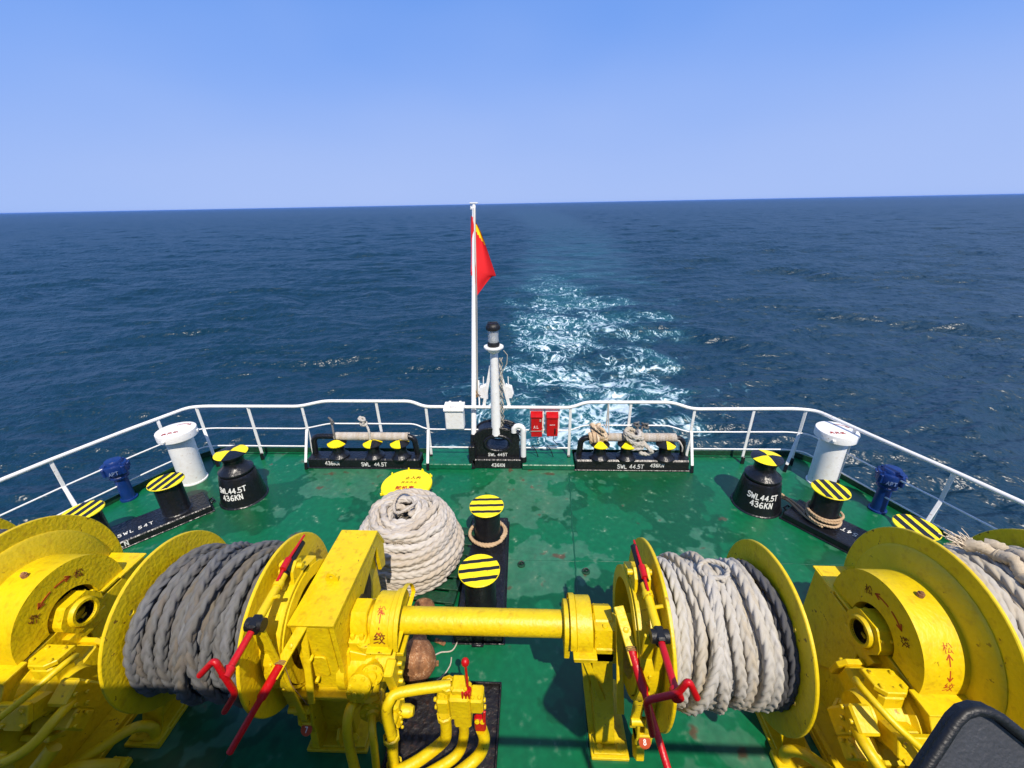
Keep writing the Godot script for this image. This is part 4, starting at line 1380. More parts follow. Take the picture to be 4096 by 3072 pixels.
func make_hatch() -> void:
	var t := thing("round_hatch", "round bright yellow hatch cover with red characters behind the rope coil", "hatch", Vector3(-1.745, 0, -4.88))
	var b := mb()
	b.lathe([Vector2(0.33, 0.0), Vector2(0.315, 0.01), Vector2(0.31, 0.45), Vector2(0.31, 0.46)], Transform3D.IDENTITY, 40)
	obj("coaming", b, M.dgreen, t)
	b = mb()
	b.lathe([Vector2(0.30, 0.452), Vector2(0.345, 0.455), Vector2(0.352, 0.465), Vector2(0.352, 0.50), Vector2(0.345, 0.508), Vector2(0, 0.515)], Transform3D.IDENTITY, 48)
	var c := obj("cover", b, M.bright, t)
	b = mb()
	b.box(Vector3(-0.05, 0.52, 0.26), Vector3(0.15, 0.018, 0.035), 0.004)
	b.box(Vector3(-0.05, 0.52, 0.20), Vector3(0.15, 0.006, 0.004), 0.001)
	obj("handle", b, M.bright, c)
	for a in [-1.15, -1.75, -2.45, -0.62, 2.5]:
		b = mb()
		var p := Vector3(cos(a) * 0.355, 0.485, sin(a) * 0.355)
		b.box(p, Vector3(0.055, 0.04, 0.022), 0.006, Basis(Vector3.UP, -a))
		b.bolt(p + Vector3(0.0, 0.015, 0), Vector3.UP, 0.012, 0.03)
		obj("dog_clip", b, M.bright, t)
	b = mb()
	var X := Vector3(1, 0, -0.05)
	var Y := Vector3(-0.05, 0, -1)
	strokes(b, lettering("止入内", 0.062), 0.008, flat(Vector3(0.06, 0.5125, -0.13), X, Y), 0.003)
	strokes(b, lettering("开关内止", 0.048), 0.005, flat(Vector3(0.03, 0.513, -0.02), X, Y), 0.003)
	obj("small_marking", b, M.darkink, c)
	b = mb()
	strokes(b, lettering("舵机房", 0.072), 0.011, flat(Vector3(0.0, 0.512, 0.10), X, Y), 0.003)
	obj("red_marking", b, M.redink, c)

func make_coil() -> void:
	var c := Vector3(-1.47, 0, -3.93)
	var t := thing("pallet", "dark green plank pallet under the rope coil", "pallet", Vector3(-1.42, 0, -3.93), -0.1)
	var b := mb()
	for k in 3:
		b = mb()
		b.box(Vector3(-0.58 + 0.58 * k, 0.045, 0), Vector3(0.09, 0.09, 1.16), 0.006)
		obj("bearer", b, M.dgreen, t)
	for k in 7:
		b = mb()
		b.box(Vector3(0.0, 0.103, -0.52 + 0.173 * k), Vector3(1.28, 0.024, 0.13), 0.004)
		obj("plank", b, M.dgreen, t)
	# the coil: turns stacked and leaning in, then loose loops over the top
	ORG = c
	var r := 0.042
	var pts := []
	var g := FastNoiseLite.new()
	g.seed = 40
	g.frequency = 0.35
	var seq := [[0.59, 0.155], [0.615, 0.222], [0.605, 0.29], [0.60, 0.357], [0.58, 0.423], [0.565, 0.488], [0.535, 0.55], [0.51, 0.607], [0.475, 0.655], [0.43, 0.69], [0.36, 0.715], [0.42, 0.75], [0.33, 0.755], [0.25, 0.735], [0.36, 0.79], [0.27, 0.79], [0.19, 0.765], [0.13, 0.74]]
	for i in (seq.size() - 1) * 24 + 1:
		var u := i / 24.0
		var k := mini(int(u), seq.size() - 2)
		var f := smoothstep(0.0, 1.0, u - k)
		var rad := lerpf(seq[k][0], seq[k + 1][0], f)
		var y := lerpf(seq[k][1], seq[k + 1][1], f)
		var a := TAU * u + 0.6
		var n1 := g.get_noise_1d(u * 6.0)
		var n2 := g.get_noise_1d(u * 6.0 + 300.0)
		var loose := smoothstep(0.6, 0.8, y)
		rad *= 1.0 + n1 * (0.085 + 0.26 * loose)
		y += n2 * (0.024 + 0.10 * loose)
		pts.append(c + Vector3(cos(a) * rad - 0.05 * loose, y, sin(a) * rad * (0.98 - 0.02 * loose) - 0.04 * loose))
	# inner column that keeps the heart of the coil filled
	var inner := []
	for i in 12 * 20:
		var u := i / 20.0
		var a := TAU * u + 1.0
		inner.append(c + Vector3(cos(a) * (0.47 - 0.022 * u), 0.16 + 0.045 * u, sin(a) * (0.47 - 0.022 * u)))
	var o := obj("rope_coil", rope(pts, r, 4, whites(), 30, 0.092, c, Vector3.UP), M.rope)
	tag(o, "large pile of white plaited mooring rope coiled on a pallet behind the gearbox", "rope")
	o.add_child(_named("inner_turns", rope(inner, 0.04, 4, whites(), 31, 0.085, c, Vector3.UP)))
	var eye := []
	for i in 15:
		var a := TAU * i / 14.0
		eye.append(c + Vector3(-0.02 + cos(a) * 0.13, 0.86 + 0.035 * sin(a * 2.0), -0.10 + sin(a) * 0.17))
	o.add_child(_named("thin_loop", rope(eye, 0.017, 0, whites(), 33)))
	var fr := mb()
	fr.use_c = true
	var g2 := RandomNumberGenerator.new()
	g2.seed = 6
	for i in 60:
		var p := c + Vector3(0.02 + g2.randf_range(-0.09, 0.09), 0.69 + g2.randf_range(-0.03, 0.03), 0.385 + g2.randf_range(-0.02, 0.03))
		fr.col = Color(0.62, 0.56, 0.44)
		var q := p + Vector3(g2.randf_range(-0.04, 0.04), g2.randf_range(-0.09, -0.02), g2.randf_range(0.02, 0.06))
		fr.tube([p, (p + q) * 0.5 + Vector3(0, 0.012, 0.012), q], 0.0016, 4, false)
	o.add_child(_named("frayed_yarn", fr.mesh()))
	var w := thing("rusty_spool", "rusty brown waisted float lying on the deck under the shaft", "float", Vector3(-1.10, 0, -2.87), 0.12)
	b = mb()
	var T := Transform3D(Basis(Vector3.RIGHT, Vector3(0, 0.05, 1), Vector3(0, -1, 0.05)).orthonormalized(), Vector3(0.0, 0.172, 0)).scaled_local(Vector3.ONE * 1.18)
	b.lathe([Vector2(0.0, -0.34), Vector2(0.05, -0.335), Vector2(0.09, -0.30), Vector2(0.105, -0.25), Vector2(0.09, -0.17), Vector2(0.06, -0.08), Vector2(0.052, 0.0), Vector2(0.065, 0.06), Vector2(0.10, 0.10), Vector2(0.135, 0.16), Vector2(0.152, 0.22), Vector2(0.15, 0.27), Vector2(0.125, 0.32), Vector2(0.08, 0.35), Vector2(0.0, 0.365)], T, 32)
	obj("body", b, M.rust, w)
	b = mb()
	b.box(Vector3(0.18, 0.02, -0.02), Vector3(0.12, 0.02, 0.04), 0.004, Basis(Vector3.UP, -0.5))
	b.box(Vector3(0.16, 0.02, 0.20), Vector3(0.05, 0.02, 0.05), 0.004)
	obj("lug", b, M.rust, w)
	small_rope("string", "thin pale string trailing from the rusty float across the deck", [Vector3(-0.98, 0.05, -2.72), Vector3(-0.90, 0.02, -2.80), Vector3(-0.78, 0.02, -2.83), Vector3(-0.74, 0.02, -2.98), Vector3(-0.76, 0.02, -3.12), Vector3(-0.82, 0.03, -3.2)], 0.007, 0, whites(), 35)
	small_rope("string", "loop of thin pale string on the deck above the black tray", [Vector3(-0.98, 0.04, -2.70), Vector3(-1.02, 0.015, -2.62), Vector3(-1.0, 0.015, -2.54), Vector3(-0.92, 0.015, -2.52), Vector3(-0.83, 0.015, -2.58), Vector3(-0.78, 0.015, -2.68), Vector3(-0.78, 0.015, -2.76)], 0.0065, 0, whites(), 36)

func _named(called: String, m: ArrayMesh) -> MeshInstance3D:
	var o := MeshInstance3D.new()
	o.name = called
	o.mesh = m
	o.material_override = M.rope
	return o

# ---------------------------------------------------------------- winches
func yz() -> Basis: return Basis(Vector3.FORWARD, Vector3.UP, Vector3.RIGHT)   # outline (aft, up), pushed along +x

func PX(x: float) -> Transform3D: return Transform3D(yz(), Vector3(x, 0, 0))

func dz(z: float, y: float) -> Vector2: return Vector2(-z, y)

# a disc with two round holes, x0..x1, standing across the winch axis
func flange(b: MB, x0: float, x1: float, r: float, holes: Array) -> void:
	var T := PX(0)
	var c := Vector2(-AZ, AH)
	var rin := 0.30
	var prof := [Vector2(0, x0), Vector2(rin, x0)]
	b.lathe([Vector2(0.0, x0), Vector2(rin, x0)], Transform3D(X90(), Vector3(0, AH, AZ)), 48)
	b.lathe([Vector2(rin, x1), Vector2(0.0, x1)], Transform3D(X90(), Vector3(0, AH, AZ)), 48)
	var seg := 72
	for k in seg:
		var a0 := TAU * k / seg
		var a1 := TAU * (k + 1) / seg
		var cut := false
		for h in holes:
			if absf(angle_difference(h, (a0 + a1) * 0.5)) < TAU / seg * 1.6: cut = true
		var d0 := Vector2(cos(a0), sin(a0))
		var d1 := Vector2(cos(a1), sin(a1))
		var rr := [rin, r - 0.006]
		if cut: rr = [rin, r * 0.70, r * 0.82, r - 0.006]
		for i in range(0, rr.size() - 1):
			if cut and i == 1: continue
			for z in [[x0, -1.0], [x1, 1.0]]:
				b.quad(T * b._v3(c + d0 * rr[i], z[0]), T * b._v3(c + d1 * rr[i], z[0]), T * b._v3(c + d1 * rr[i + 1], z[0]), T * b._v3(c + d0 * rr[i + 1], z[0]), Vector3(z[1], 0, 0))
		var n0 := T.basis * b._v3(d0, 0)
		var n1 := T.basis * b._v3(d1, 0)
		b.quadn(T * b._v3(c + d0 * r, x0 + 0.005), T * b._v3(c + d1 * r, x0 + 0.005), T * b._v3(c + d1 * r, x1 - 0.005), T * b._v3(c + d0 * r, x1 - 0.005), n0, n1, n1, n0)
		for z in [[x0, -1.0, 0.005], [x1, 1.0, -0.005]]:
			b.quad(T * b._v3(c + d0 * r, z[0] + z[2]), T * b._v3(c + d1 * r, z[0] + z[2]), T * b._v3(c + d1 * (r - 0.006), z[0]), T * b._v3(c + d0 * (r - 0.006), z[0]), n0 + Vector3(z[1], 0, 0))
	# holes: round openings in the cut-out blocks
	for h in holes:
		var blk := []
		for k in seg:
			var a := (TAU * k / seg + TAU * (k + 1) / seg) * 0.5
			if absf(angle_difference(h, a)) < TAU / seg * 1.6: blk.append(a)
		var mid: float = h
		if blk.size() > 0:
			var sx := 0.0
			var sy := 0.0
			for a in blk:
				sx += cos(a)
				sy += sin(a)
			mid = atan2(sy, sx)
		var span := TAU / seg * blk.size() * 0.5
		var o := PackedVector2Array()
		var q := PackedVector2Array()
		var hc := c + Vector2(cos(mid), sin(mid)) * r * 0.76
		for i in 24:
			var t := i / 24.0 * 4.0
			var e := int(t)
			var f := t - e
			var ra := 0.0
			var an := 0.0
			match e:
				0: ra = lerpf(r * 0.70, r * 0.82, f); an = mid - span
				1: ra = r * 0.82; an = lerpf(mid - span, mid + span, f)
				2: ra = lerpf(r * 0.82, r * 0.70, f); an = mid + span
				3: ra = r * 0.70; an = lerpf(mid + span, mid - span, f)
			var p := c + Vector2(cos(an), sin(an)) * ra
			o.append(p)
			q.append(hc + (p - hc).normalized() * 0.020)
		b.holed(o, q, x0, x1, T)

func drum_rope(x0: float, x1: float, r: float, rr: float, sd: int, layers: Array, over: Array) -> Array:
	# layers: [radius, pitch]; over: crossing turns on top
	var g := FastNoiseLite.new()
	g.seed = sd
	g.frequency = 0.22
	var pts := []
	var dirn := 1.0
	var a := 0.5 + sd
	var lo := x0 + rr
	var hi := x1 - rr
	for l in layers:
		var turns: float = (hi - lo) / l[1]
		var n := int(turns * 36)
		for i in n + 1:
			var u := float(i) / 36.0
			var k := float(i) / n
			var x := lerpf(lo, hi, k) if dirn > 0.0 else lerpf(hi, lo, k)
			x += g.get_noise_2d(u * 7.0, l[0] * 40.0) * 0.075 * smoothstep(0.0, 0.06, minf(k, 1.0 - k))
			var rad: float = l[0] + g.get_noise_2d(u * 5.0 + 70.0, l[0] * 40.0) * 0.018
			var an := a + TAU * u
			# slack turns sag a little under the drum
			rad += 0.02 * maxf(-sin(an), 0.0)
			pts.append(Vector3(x, AH + sin(an) * rad, AZ + cos(an) * rad))
		a += TAU * turns
		dirn = -dirn
	for o in over:
		var last: Vector3 = pts[pts.size() - 1]
		var n := int(o[2] * 36)
		for i in range(1, n + 1):
			var k := float(i) / n
			var x := lerpf(last.x, o[0], smoothstep(0, 1, k))
			var rad: float = o[1] + g.get_noise_2d(k * 30.0 + o[0] * 50.0, 8.0) * 0.015
			var an: float = a + TAU * o[2] * k
			pts.append(Vector3(x, AH + sin(an) * rad, AZ + cos(an) * rad))
		a += TAU * o[2]
	return pts

func bearing_foot(t: Node3D, x: float, lean: float) -> void:
	var b := mb()
	var xt := x + lean
	b.quad(Vector3(x, 0.06, -2.06), Vector3(x, 0.06, -2.54), Vector3(xt, 0.95, -2.42), Vector3(xt, 0.95, -2.18), Vector3(-lean, 0, 0))
	b.quad(Vector3(x + 0.03, 0.06, -2.06), Vector3(x + 0.03, 0.06, -2.54), Vector3(xt + 0.03, 0.95, -2.42), Vector3(xt + 0.03, 0.95, -2.18), Vector3(lean, 0, 0))
	b.bar(Vector3(x, 0.06, -2.06), Vector3(xt, 0.95, -2.17), 0.17, 0.02, Vector3.RIGHT)
	b.bar(Vector3(x, 0.06, -2.54), Vector3(xt, 0.95, -2.43), 0.17, 0.02, Vector3.RIGHT)
	b.box(Vector3(xt, 1.0, -2.3), Vector3(0.14, 0.24, 0.30), 0.01)
	var f := obj("bearing_foot", b, M.yellow, t)
	b = mb()
	b.box(Vector3(x, 0.016, -2.30), Vector3(0.30, 0.032, 0.74), 0.005)
	b.box(Vector3(x, 0.043, -2.30), Vector3(0.26, 0.026, 0.68), 0.005)
	obj("base_plate", b, M.yellow, f)
	for sx in [-1, 1]:
		for z in [-2.02, -2.58]:
			b = mb()
			b.bolt(Vector3(x + 0.075 * sx, 0.056, z), Vector3.UP, 0.028, 0.025)
			obj("bolt", b, M.yellow, f)

func pillow_block(t: Node3D, x0: float, x1: float, hs := 0.13) -> void:
	var b := mb()
	b.prism(PackedVector2Array([dz(AZ + 0.19, AH - 0.14), dz(AZ + 0.19, AH - 0.02), dz(AZ + 0.14, AH + 0.0), dz(AZ + 0.12, AH + 0.08), dz(AZ + 0.06, AH + hs), dz(AZ - 0.06, AH + hs), dz(AZ - 0.12, AH + 0.08), dz(AZ - 0.14, AH), dz(AZ - 0.19, AH - 0.02), dz(AZ - 0.19, AH - 0.14)]), x0, x1, PX(0), 0.008)
	var p := obj("bearing", b, M.yellow, t)
	for z in [0.155, -0.155]:
		for x in [x0 + 0.03, x1 - 0.03]:
			b = mb()
			b.bolt(Vector3(x, AH - 0.012, AZ + z), Vector3.UP, 0.02, 0.035)
			obj("bolt", b, M.yellow, p)

# brake on the flange at x; s points from the flange to the brake
func brake(t: Node3D, x: float, s: float, knuckle: Vector3, grip: Vector3, cross: Array, lev0: Vector3, lev1: Vector3, num: String) -> void:
	var b := mb()
	b.lathe([Vector2(0.40, x), Vector2(0.43, x), Vector2(0.43, x + 0.17 * s), Vector2(0.34, x + 0.17 * s), Vector2(0.33, x + 0.03 * s), Vector2(0.10, x + 0.03 * s)], Transform3D(X90(), Vector3(0, AH, AZ)), 56)
	obj("brake_drum", b, M.yellow, t)
	b = mb()
	var ring := PackedVector2Array()
	var c := Vector2(-AZ, AH)
	var a0 := 0.42 * PI
	var a1 := 2.12 * PI - 0.40
	for i in 49: ring.append(c + Vector2(cos(a0 + (a1 - a0) * (1.0 - i / 48.0)), sin(a0 + (a1 - a0) * (1.0 - i / 48.0))) * 0.438)
	for i in 49: ring.append(c + Vector2(cos(a0 + (a1 - a0) * i / 48.0), sin(a0 + (a1 - a0) * i / 48.0)) * 0.462)
	b.prism(ring, minf(x + 0.03 * s, x + 0.16 * s), maxf(x + 0.03 * s, x + 0.16 * s), PX(0), 0.003)
	var band := obj("brake_band", b, M.yellow, t)
	for i in 14:
		var an := a0 + (a1 - a0) * (i + 0.5) / 14.0
		b = mb()
		b.bolt(Vector3(x + 0.095 * s, AH + sin(an) * 0.462, AZ - cos(an) * 0.462), Vector3(0, sin(an), -cos(an)), 0.014, 0.010)
		obj("rivet", b, M.yellow, band)
	# lugs over the top of the band
	b = mb()
	for d in [0.05, 0.14]:
		b.prism(PackedVector2Array([dz(AZ - 0.02, AH + 0.44), dz(AZ + 0.10, AH + 0.43), dz(AZ + 0.07, AH + 0.55), dz(AZ + 0.0, AH + 0.59), dz(AZ - 0.06, AH + 0.56)]), x + (d - 0.012) * s if s > 0 else x - d - 0.012, x + (d + 0.012) * s if s > 0 else x - d + 0.012, PX(0), 0.004)
	b.prism(PackedVector2Array([dz(AZ - 0.20, AH + 0.36), dz(AZ - 0.02, AH + 0.43), dz(AZ - 0.02, AH + 0.475), dz(AZ - 0.22, AH + 0.42)]), minf(x + 0.03 * s, x + 0.16 * s), maxf(x + 0.03 * s, x + 0.16 * s), PX(0), 0.004)
	b.tube([Vector3(x + 0.02 * s, AH + 0.545, AZ), Vector3(x + 0.19 * s, AH + 0.545, AZ)], 0.022, 12)
	obj("band_lug", b, M.yellow, band)
	# screw: black sleeve with a red pin, yellow tube, black knuckle
	var top := Vector3(x + 0.095 * s, AH + 0.56, AZ + 0.0)
	var dirn := (knuckle - top).normalized()
	b = mb()
	b.tube([top - dirn * 0.20, top + dirn * 0.10], 0.026, 12)
	b.tube([top - dirn * 0.02, top + dirn * 0.08], 0.038, 10)
	obj("screw", b, M.rubber, t)
	b = mb()
	b.tube([top + Vector3(0, 0.05, -0.24), top + Vector3(0, 0.045, 0.0), top + dirn * 0.18 + Vector3(0, 0.03, 0)], [0.008, 0.012, 0.012], 8)
	b.tube([top + dirn * 0.0 + Vector3(0, 0.045, 0), top + dirn * 0.09 + Vector3(0, 0.045, 0)], 0.024, 10)
	obj("tie_rod", b, M.red, t)
	b = mb()
	b.tube([top + dirn * 0.10, knuckle - dirn * 0.04], 0.029, 14)
	b.tube([top + dirn * 0.16, top + dirn * 0.2], 0.036, 14)
	b.tube([top.lerp(knuckle, 0.6), top.lerp(knuckle, 0.6) + Vector3(0.07, 0.03, 0.01)], 0.013, 8)
	obj("screw_tube", b, M.yellow, t)
	b = mb()
	b.box(knuckle, Vector3(0.06, 0.085, 0.10), 0.012)
	b.tube([knuckle - Vector3(0.055, 0, 0), knuckle + Vector3(0.055, 0, 0)], 0.042, 14)
	obj("knuckle", b, M.rubber, t)
	b = mb()
	b.tube([knuckle + (grip - knuckle).normalized() * 0.05, grip], 0.022, 12)
	b.tube([grip - (grip - knuckle).normalized() * 0.03, grip + (grip - knuckle).normalized() * 0.025], 0.034, 12)
	b.tube(rail_path(cross, 0.04), 0.0185, 12)
	obj("brake_handle", b, M.red, t)
	# stand that carries the knuckle
	b = mb()
	var fx := x + 0.02 * s
	b.bar(knuckle + Vector3(0.02, -0.03, 0.0), Vector3(knuckle.x + 0.05, 0.52, -1.90), 0.05, 0.02, Vector3.RIGHT)
	b.bar(knuckle + Vector3(-0.045, -0.03, -0.03), Vector3(knuckle.x - 0.03, 0.50, -1.95), 0.075, 0.02, Vector3.RIGHT)
	b.tube([Vector3(knuckle.x - 0.07, 0.60, -1.93), Vector3(knuckle.x + 0.09, 0.60, -1.93)], 0.03, 12)
	obj("brake_stand", b, M.yellow, t)
	# clutch lever: flat yellow arm and red pole
	var ld := (lev1 - lev0).normalized()
	var m0 := lev0 + ld * 0.30
	b = mb()
	b.bar(lev0 - ld * 0.03, m0 + ld * 0.03, 0.07, 0.022, Vector3.RIGHT)
	b.bolt(lev0 + ld * 0.12 + Vector3(0, 0.008, 0.008), Vector3(0, 0.7, 0.7), 0.02, 0.012)
	b.bar(lev0 + Vector3(0, 0, -0.02), Vector3(lev0.x, AH - 0.35, AZ + 0.42), 0.05, 0.02, Vector3.RIGHT)
	var lv := obj("clutch_lever", b, M.yellow, t)
	b = mb()
	b.tube([m0 - ld * 0.06, m0 + ld * 0.16, m0 + ld * 0.18, lev1], [0.030, 0.032, 0.022, 0.022], 14)
	obj("lever_pole", b, M.red, lv)
	b = mb()
	for i in 3:
		var pts := []
		for k in 9: pts.append(m0 - ld * (0.05 + 0.01 * i) + Vector3(cos(TAU * k / 8) * 0.036, sin(TAU * k / 8) * 0.036, sin(TAU * k / 8) * 0.015))
		b.tube(pts, 0.004, 5, false)
	b.tube([m0 - ld * 0.05 + Vector3(0.03, -0.02, 0), m0 + Vector3(0.06, -0.16, -0.02), m0 + Vector3(0.10, -0.42, -0.05)], 0.003, 5)
	obj("lashing", b, M.tanline, lv)
	# clevis at the foot of the band with its numbered red disc
	b = mb()
	var cx := knuckle.x + 0.04
	for d in [-0.05, 0.05]: b.prism(PackedVector2Array([dz(-1.93, 0.36), dz(-1.90, 0.46), dz(-1.96, 0.70), dz(-2.02, 0.72), dz(-2.06, 0.66), dz(-2.02, 0.36)]), cx + d - 0.01, cx + d + 0.01, PX(0), 0.003)
	b.box(Vector3(cx, 0.40, -1.96), Vector3(0.12, 0.12, 0.10), 0.008)
	b.prism(PackedVector2Array([dz(-1.96, 0.33), dz(-1.92, 0.12), dz(-2.0, 0.02), dz(-2.08, 0.12), dz(-2.06, 0.33)]), cx - 0.03, cx + 0.03, PX(0), 0.004)
	b.bar(Vector3(cx, 0.62, -2.0), Vector3(x + 0.095 * s, AH - 0.42, AZ + 0.20), 0.05, 0.03, Vector3.RIGHT)
	var cv := obj("clevis", b, M.yellow, t)
	b = mb()
	var tilt := Basis(Vector3.RIGHT, 0.9)
	b.lathe([Vector2(0.044, 0.0), Vector2(0.044, 0.004), Vector2(0, 0.005)], Transform3D(tilt, Vector3(cx, 0.415, -1.896)), 24)
	obj("number_disc", b, M.redink, cv)
	b = mb()
	strokes(b, lettering(num, 0.036), 0.006, flat(Vector3(cx, 0.415, -1.896) + tilt * Vector3(0, 0.005, 0), Vector3.RIGHT, tilt * Vector3.FORWARD), 0.001)
	obj("number", b, M.ink, cv)

func band_guard(t: Node3D, x0: float, x1: float, r: float, low: float, plates: Array) -> void:
	# arched cover over a coupling
	var poly := PackedVector2Array()
	var c := Vector2(-AZ, AH)
	for i in 25: poly.append(c + Vector2(cos(PI * i / 24.0), sin(PI * i / 24.0)) * r)
	poly.append(c + Vector2(-r, -low))
	poly.append(c + Vector2(r, -low))
	var b := mb()
	b.prism(poly, x0, x1, PX(0), 0.006)
	var g := obj("coupling_guard", b, M.yellow, t)
	b = mb()
	b.box(Vector3((x0 + x1) * 0.5, AH - low - 0.01, AZ), Vector3(x1 - x0 + 0.05, 0.02, r * 2 + 0.10), 0.004)
	obj("guard_foot", b, M.yellow, g)
	for p in plates:
		b = mb()
		var q := PackedVector2Array()
		for i in 25: q.append(c + Vector2(cos(PI * i / 24.0), sin(PI * i / 24.0)) * (r + p[2]))
		q.append(c + Vector2(-r - p[2], -p[3]))
		q.append(c + Vector2(r + p[2], -p[3]))
		b.prism(q, p[0], p[1], PX(0), 0.004)
		obj("guard_plate", b, M.yellow, g)

func make_center_winch() -> void:
	var t := thing("double_drum_winch", "yellow mooring winch with two rope drums joined by a long shaft across the deck", "winch", Vector3(SX, 0, AZ), 0, "", true)
	# shaft
	var b := mb()
	b.tube([Vector3(-1.12, AH, AZ), Vector3(0.30, AH, AZ)], 0.098, 32)
	obj("line_shaft", b, M.yellow, t)
	for s in [[0.875, 0.90, 1.72, 1.745, [0.35, -0.62, 2.4, -2.3]], [-1.90, -1.875, -2.83, -2.805, [0.2 + PI, -0.6 + PI, 1.9 + PI, -2.2 + PI]]]:
		b = mb()
		var lo: float = minf(s[1], s[3])
		var hi: float = maxf(s[0], s[2])
		b.lathe([Vector2(0.36, lo), Vector2(0.36, hi)], Transform3D(X90(), Vector3(0, AH, AZ)), 48)
		var d := obj("drum", b, M.yellow, t)
		for x in [[s[0], s[1], []], [s[2], s[3], s[4]]]:
			b = mb()
			flange(b, minf(x[0], x[1]), maxf(x[0], x[1]), 0.635, [(PI + 0.12), (PI + 0.98), 0.6, 2.2] if x[2].size() > 0 else [])
			obj("flange", b, M.yellow, d)
	# outer bearings
	for x in [2.09, -3.22]:
		bearing_foot(t, x, -0.24 if x > 0 else 0.28)
	# right brake and support
	brake(t, 0.875, -1.0, Vector3(0.80, 1.60, -1.86), Vector3(0.79, 1.63, -1.5), [Vector3(0.70, 1.26, -1.5), Vector3(0.63, 1.57, -1.5), Vector3(0.79, 1.655, -1.49), Vector3(0.83, 1.77, -1.49), Vector3(0.89, 1.64, -1.48)], Vector3(0.63, 1.42, -2.18), Vector3(0.80, 1.04, -1.43), "8")
	brake(t, -1.875, 1.0, Vector3(-1.76, 1.65, -1.83), Vector3(-1.77, 1.61, -1.55), [Vector3(-1.93, 1.60, -1.54), Vector3(-1.80, 1.74, -1.54), Vector3(-1.77, 1.60, -1.53), Vector3(-1.76, 1.44, -1.54), Vector3(-1.88, 1.26, -1.54)], Vector3(-1.60, 1.40, -2.0), Vector3(-1.95, 0.86, -1.52), "7")
	b = mb()
	b.bar(Vector3(0.60, 0.05, -2.06), Vector3(0.53, 0.98, -2.16), 0.15, 0.022, Vector3.RIGHT)
	b.bar(Vector3(0.60, 0.05, -2.52), Vector3(0.53, 0.98, -2.42), 0.15, 0.022, Vector3.RIGHT)
	b.prism(PackedVector2Array([dz(-2.07, 0.05), dz(-2.17, 0.98), dz(-2.41, 0.98), dz(-2.51, 0.05)]), 0.54, 0.575, PX(0), 0.003)
	b.bar(Vector3(0.41, 0.92, -2.16), Vector3(0.55, 0.56, -2.09), 0.05, 0.02, Vector3.RIGHT)
	b.bar(Vector3(0.40, 0.90, -2.17), Vector3(0.50, 0.08, -2.12), 0.045, 0.02, Vector3.RIGHT)
	b.box(Vector3(0.50, 0.955, -2.3), Vector3(0.36, 0.03, 0.36), 0.004)
	var sp := obj("bearing_support", b, M.yellow, t)
	b = mb()
	b.box(Vector3(0.63, 0.016, -2.28), Vector3(0.30, 0.032, 0.62), 0.005)
	b.box(Vector3(0.63, 0.044, -2.28), Vector3(0.26, 0.024, 0.58), 0.005)
	obj("base_plate", b, M.yellow, sp)
	for sx in [-1, 1]:
		b = mb()
		b.bolt(Vector3(0.63 + 0.08 * sx, 0.056, -2.025), Vector3.UP, 0.032, 0.025)
		obj("bolt", b, M.yellow, sp)
	pillow_block(t, 0.47, 0.61)
	b = mb()
	b.prism(PackedVector2Array([dz(-2.11, 1.06), dz(-2.16, 1.24), dz(-2.30, 1.24), dz(-2.30, 0.98), dz(-2.11, 0.98)]), 0.462, 0.655, PX(0), 0.005)
	var wd := obj("wedge_block", b, M.yellow, t)
	for p in [Vector3(0.54, 1.24, -2.19), Vector3(0.62, 1.24, -2.19)]:
		b = mb()
		b.bolt(p, Vector3.UP, 0.02, 0.015)
		obj("bolt", b, M.yellow, wd)
	b = mb()
	b.tube([Vector3(0.3, AH, AZ), Vector3(0.875, AH, AZ)], 0.085, 20)
	obj("drum_shaft", b, M.yellow, t)
	band_guard(t, 0.33, 0.45, 0.205, 0.03, [[0.285, 0.33, 0.012, 0.0], [0.245, 0.285, -0.03, 0.14]])
	# left gear case
	b = mb()
	b.box(Vector3(-1.555, 1.08, -2.45), Vector3(0.27, 0.66, 0.90), 0.012)
	var gc := obj("gear_case", b, M.yellow, t)
	b = mb()
	b.prism(PackedVector2Array([dz(-2.0, 0.76), dz(-2.0, 1.42), dz(-2.92, 1.42), dz(-3.02, 1.22), dz(-2.98, 0.98), dz(-2.88, 1.02), dz(-2.86, 1.30), dz(-2.28, 1.10), dz(-2.14, 0.76)]), -1.41, -1.375, PX(0), 0.005)
	obj("side_plate", b, M.yellow, gc)
	b = mb()
	b.prism(PackedVector2Array([dz(-2.0, 1.40), dz(-1.992, 1.432), dz(-2.93, 1.432), dz(-3.04, 1.22), dz(-3.02, 1.20), dz(-2.91, 1.40)]), -1.70, -1.37, PX(0), 0.005)
	obj("top_plate", b, M.yellow, gc)
	b = mb()
	var eo := PackedVector2Array()
	var ei := PackedVector2Array()
	for i in 24:
		var d := Vector2(cos(TAU * i / 24.0), sin(TAU * i / 24.0))
		eo.append(Vector2(0, 0.042) + d * (0.04 if d.y > 0.0 else minf(0.05 / maxf(absf(d.x), 0.01), 0.042 / maxf(-d.y, 0.01))))
		ei.append(Vector2(0, 0.045) + d * 0.016)
	b.holed(eo, ei, -0.011, 0.011, Transform3D(Basis(), Vector3(-1.54, 1.43, -2.38)))
	obj("lifting_eye", b, M.yellow, gc)
	b = mb()
	b.prism(circle_rect(0.19, 0.21, 0.03), 0.0, 0.014, Transform3D(Basis(), Vector3(-1.575, 1.01, -2.0)), 0.004)
	var ip := obj("inspection_cover", b, M.yellow, gc)
	for y in [1.125, 0.89]:
		b = mb()
		b.bolt(Vector3(-1.575, y, -1.99), Vector3.BACK, 0.016, 0.04)
		obj("bolt", b, M.yellow, ip)
	b = mb()
	b.box(Vector3(-1.56, 0.735, -2.32), Vector3(0.42, 0.035, 0.78), 0.005)
	obj("case_shelf", b, M.yellow, gc)
	b = mb()
